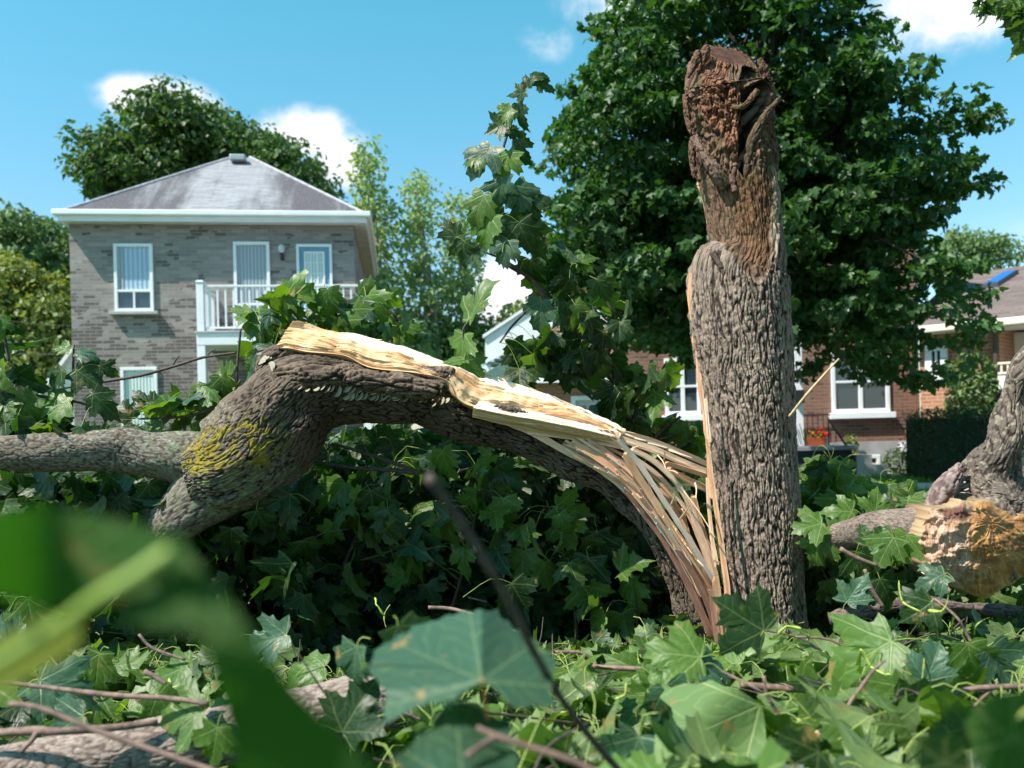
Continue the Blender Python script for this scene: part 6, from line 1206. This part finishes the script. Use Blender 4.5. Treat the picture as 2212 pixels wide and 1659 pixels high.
NL = empty('leafy_twig', P(380, 1170, .33), 'huge out of focus green leaf and stalk right before the lens, lower left', 'leaf')
NEARL = leafmat('near_leaf', (.028, .080, .012), (.03, .085, .015), (.05, .20, .005), True, .4, .75, vein=.3)
sheet_leaf(NL, [(-60, 1110), (60, 1095), (180, 1105), (300, 1135), (400, 1165), (385, 1230), (330, 1275), (240, 1300), (120, 1315), (0, 1290), (-60, 1270)], (170, 1200), .33, lambda X, Y: .02*np.sin(X*.01), NEARL)
sheet_leaf(NL, [(395, 1180), (440, 1230), (510, 1320), (590, 1430), (690, 1540), (790, 1640), (830, 1720), (520, 1720), (500, 1600), (470, 1500), (440, 1400), (400, 1330), (330, 1350), (240, 1345), (300, 1280), (350, 1230)], (470, 1380), .34, lambda X, Y: .02*np.sin(Y*.008), NEARL)
sheet_leaf(NL, [(30, 1360), (110, 1330), (180, 1330), (170, 1400), (90, 1450), (0, 1500), (-60, 1520), (-60, 1400)], (60, 1420), .36, lambda X, Y: 0*X, YG)
twig('stalk', [(396, 1172, .325, 19), (300, 1240, .32, 19), (200, 1300, .32, 18), (130, 1350, .33, 15), (0, 1430, .34, 13), (-80, 1480, .34, 12)], plain('near_stalk', (.22, .32, .06), .5, .1, 20), NL, na=16, bumpy=.02)
NR = empty('leafy_twig', P(2150, 1600, .8), 'blurred dark green leaves close to the lens in the bottom right corner', 'leaf')
sheet_leaf(NR, [(2085, 1560), (2110, 1520), (2160, 1500), (2240, 1490), (2300, 1560), (2300, 1700), (2150, 1700), (2105, 1640)], (2190, 1600), .7, lambda X, Y: .02*np.sin(X*.02), NEARL)
sheet_leaf(NR, [(1985, 1600), (2010, 1585), (2050, 1600), (2080, 1590), (2090, 1640), (2110, 1720), (1980, 1720)], (2040, 1650), .8, lambda X, Y: 0*X, LEAFD)
twig('stalk', [(2300, 1480, .7, 5), (2190, 1560, .7, 4), (2110, 1720, .7, 4)], STEMG, NR, bumpy=.02)
bare('blurred dark twig slanting down through the centre foreground', [[(925, 1030, .75, 11), (990, 1120, .78, 10), (1060, 1230, .82, 9.5), (1110, 1320, .88, 9), (1160, 1420, .95, 9), (1220, 1520, 1.05, 8), (1290, 1610, 1.15, 8), (1370, 1700, 1.2, 8)], [(1112, 1325, .88, 7), (1104, 1300, .88, 5)]], TWIGD)
bare('blurred pinkish forked twig at the bottom centre', [[(1330, 1690, .9, 8), (1240, 1645, .9, 7.5), (1150, 1615, .9, 7), (1075, 1592, .9, 7.5), (1030, 1570, .9, 5)], [(1072, 1592, .9, 7), (1040, 1610, .88, 6.5), (1010, 1632, .86, 7)]], TWIG)
bare('blurred pink twig crossing the near log at the bottom left', [[(20, 1520, 1.25, 5), (90, 1530, 1.25, 6), (200, 1575, 1.25, 6.5), (330, 1620, 1.25, 6.5), (480, 1672, 1.25, 7)]], TWIG)
bare('long straight pink twig lying across the leaves at the left', [[(-40, 1472, 2.0, 6), (60, 1480, 2.0, 5), (230, 1500, 2.0, 6), (360, 1508, 2.0, 6), (450, 1520, 2.0, 5.5)]], TWIG)
bare('thick pink twig with a knuckle resting on the near log', [[(-60, 1588, 1.9, 9), (70, 1578, 1.9, 10), (120, 1580, 1.9, 9), (240, 1572, 1.95, 8.5), (340, 1560, 2.0, 7)], [(80, 1580, 1.9, 8), (72, 1595, 1.88, 6), (45, 1625, 1.85, 5)]], TWIG)
bare('short pink stick end poking out near the blurred leaf', [[(312, 1450, 2.3, 6), (340, 1465, 2.3, 5.5), (370, 1485, 2.3, 5)]], TWIG)
bare('slim twig running from the seeds towards the big bluish leaf', [[(925, 1312, 3.0, 4), (980, 1316, 3.0, 4), (1050, 1338, 2.95, 4), (1120, 1368, 2.9, 4)]], TWIG)
bare('curved purple twig low in the leaves left of the trunk foot', [[(1200, 1408, 2.6, 3), (1255, 1410, 2.6, 4), (1285, 1432, 2.6, 4.5), (1290, 1440, 2.55, 5), (1370, 1444, 2.5, 5), (1420, 1446, 2.5, 5)]], TWIG)
bare('grey branch lying across the leaves at the lower right', [[(1600, 1478, 2.1, 7), (1677, 1486, 2.1, 8), (1738, 1489, 2.1, 8.5), (1805, 1502, 2.1, 9), (1886, 1512, 2.1, 7), (1960, 1520, 2.1, 5)]], TWIG)
bare('dark twig reaching the right edge above the blurred corner leaf', [[(2300, 1478, 2.0, 6), (2212, 1482, 2.0, 6), (2080, 1492, 2.0, 6), (2030, 1540, 2.0, 4), (1990, 1560, 2.0, 3)], [(2148, 1482, 2.0, 4), (2110, 1520, 2.0, 3.5), (2085, 1545, 2.0, 3)]], TWIG)
rt = bare('small forked twig with a pale broken end at the lower right', [[(1741, 1596, 1.8, 6), (1790, 1574, 1.8, 6), (1822, 1557, 1.8, 6), (1860, 1539, 1.8, 6)], [(1822, 1555, 1.8, 5), (1835, 1520, 1.8, 4.5), (1859, 1486, 1.8, 4), (1885, 1450, 1.8, 3.5), (1912, 1426, 1.8, 3)], [(1822, 1560, 1.8, 4), (1840, 1590, 1.8, 4), (1846, 1630, 1.8, 3)]], TWIG)
splinter([(1737, 1598, 1.78, 5), (1760, 1588, 1.79, 6), (1790, 1573, 1.79, 6)], 0, parent=rt, name='broken_end', th=.9)
bare('reddish twig hanging below the leaves beside the broken log', [[(1815, 1185, 3.5, 5), (1850, 1205, 3.5, 5), (1895, 1222, 3.5, 4)], [(1868, 1230, 3.4, 4), (1882, 1270, 3.4, 4.5), (1908, 1312, 3.4, 4)]], TWIG)
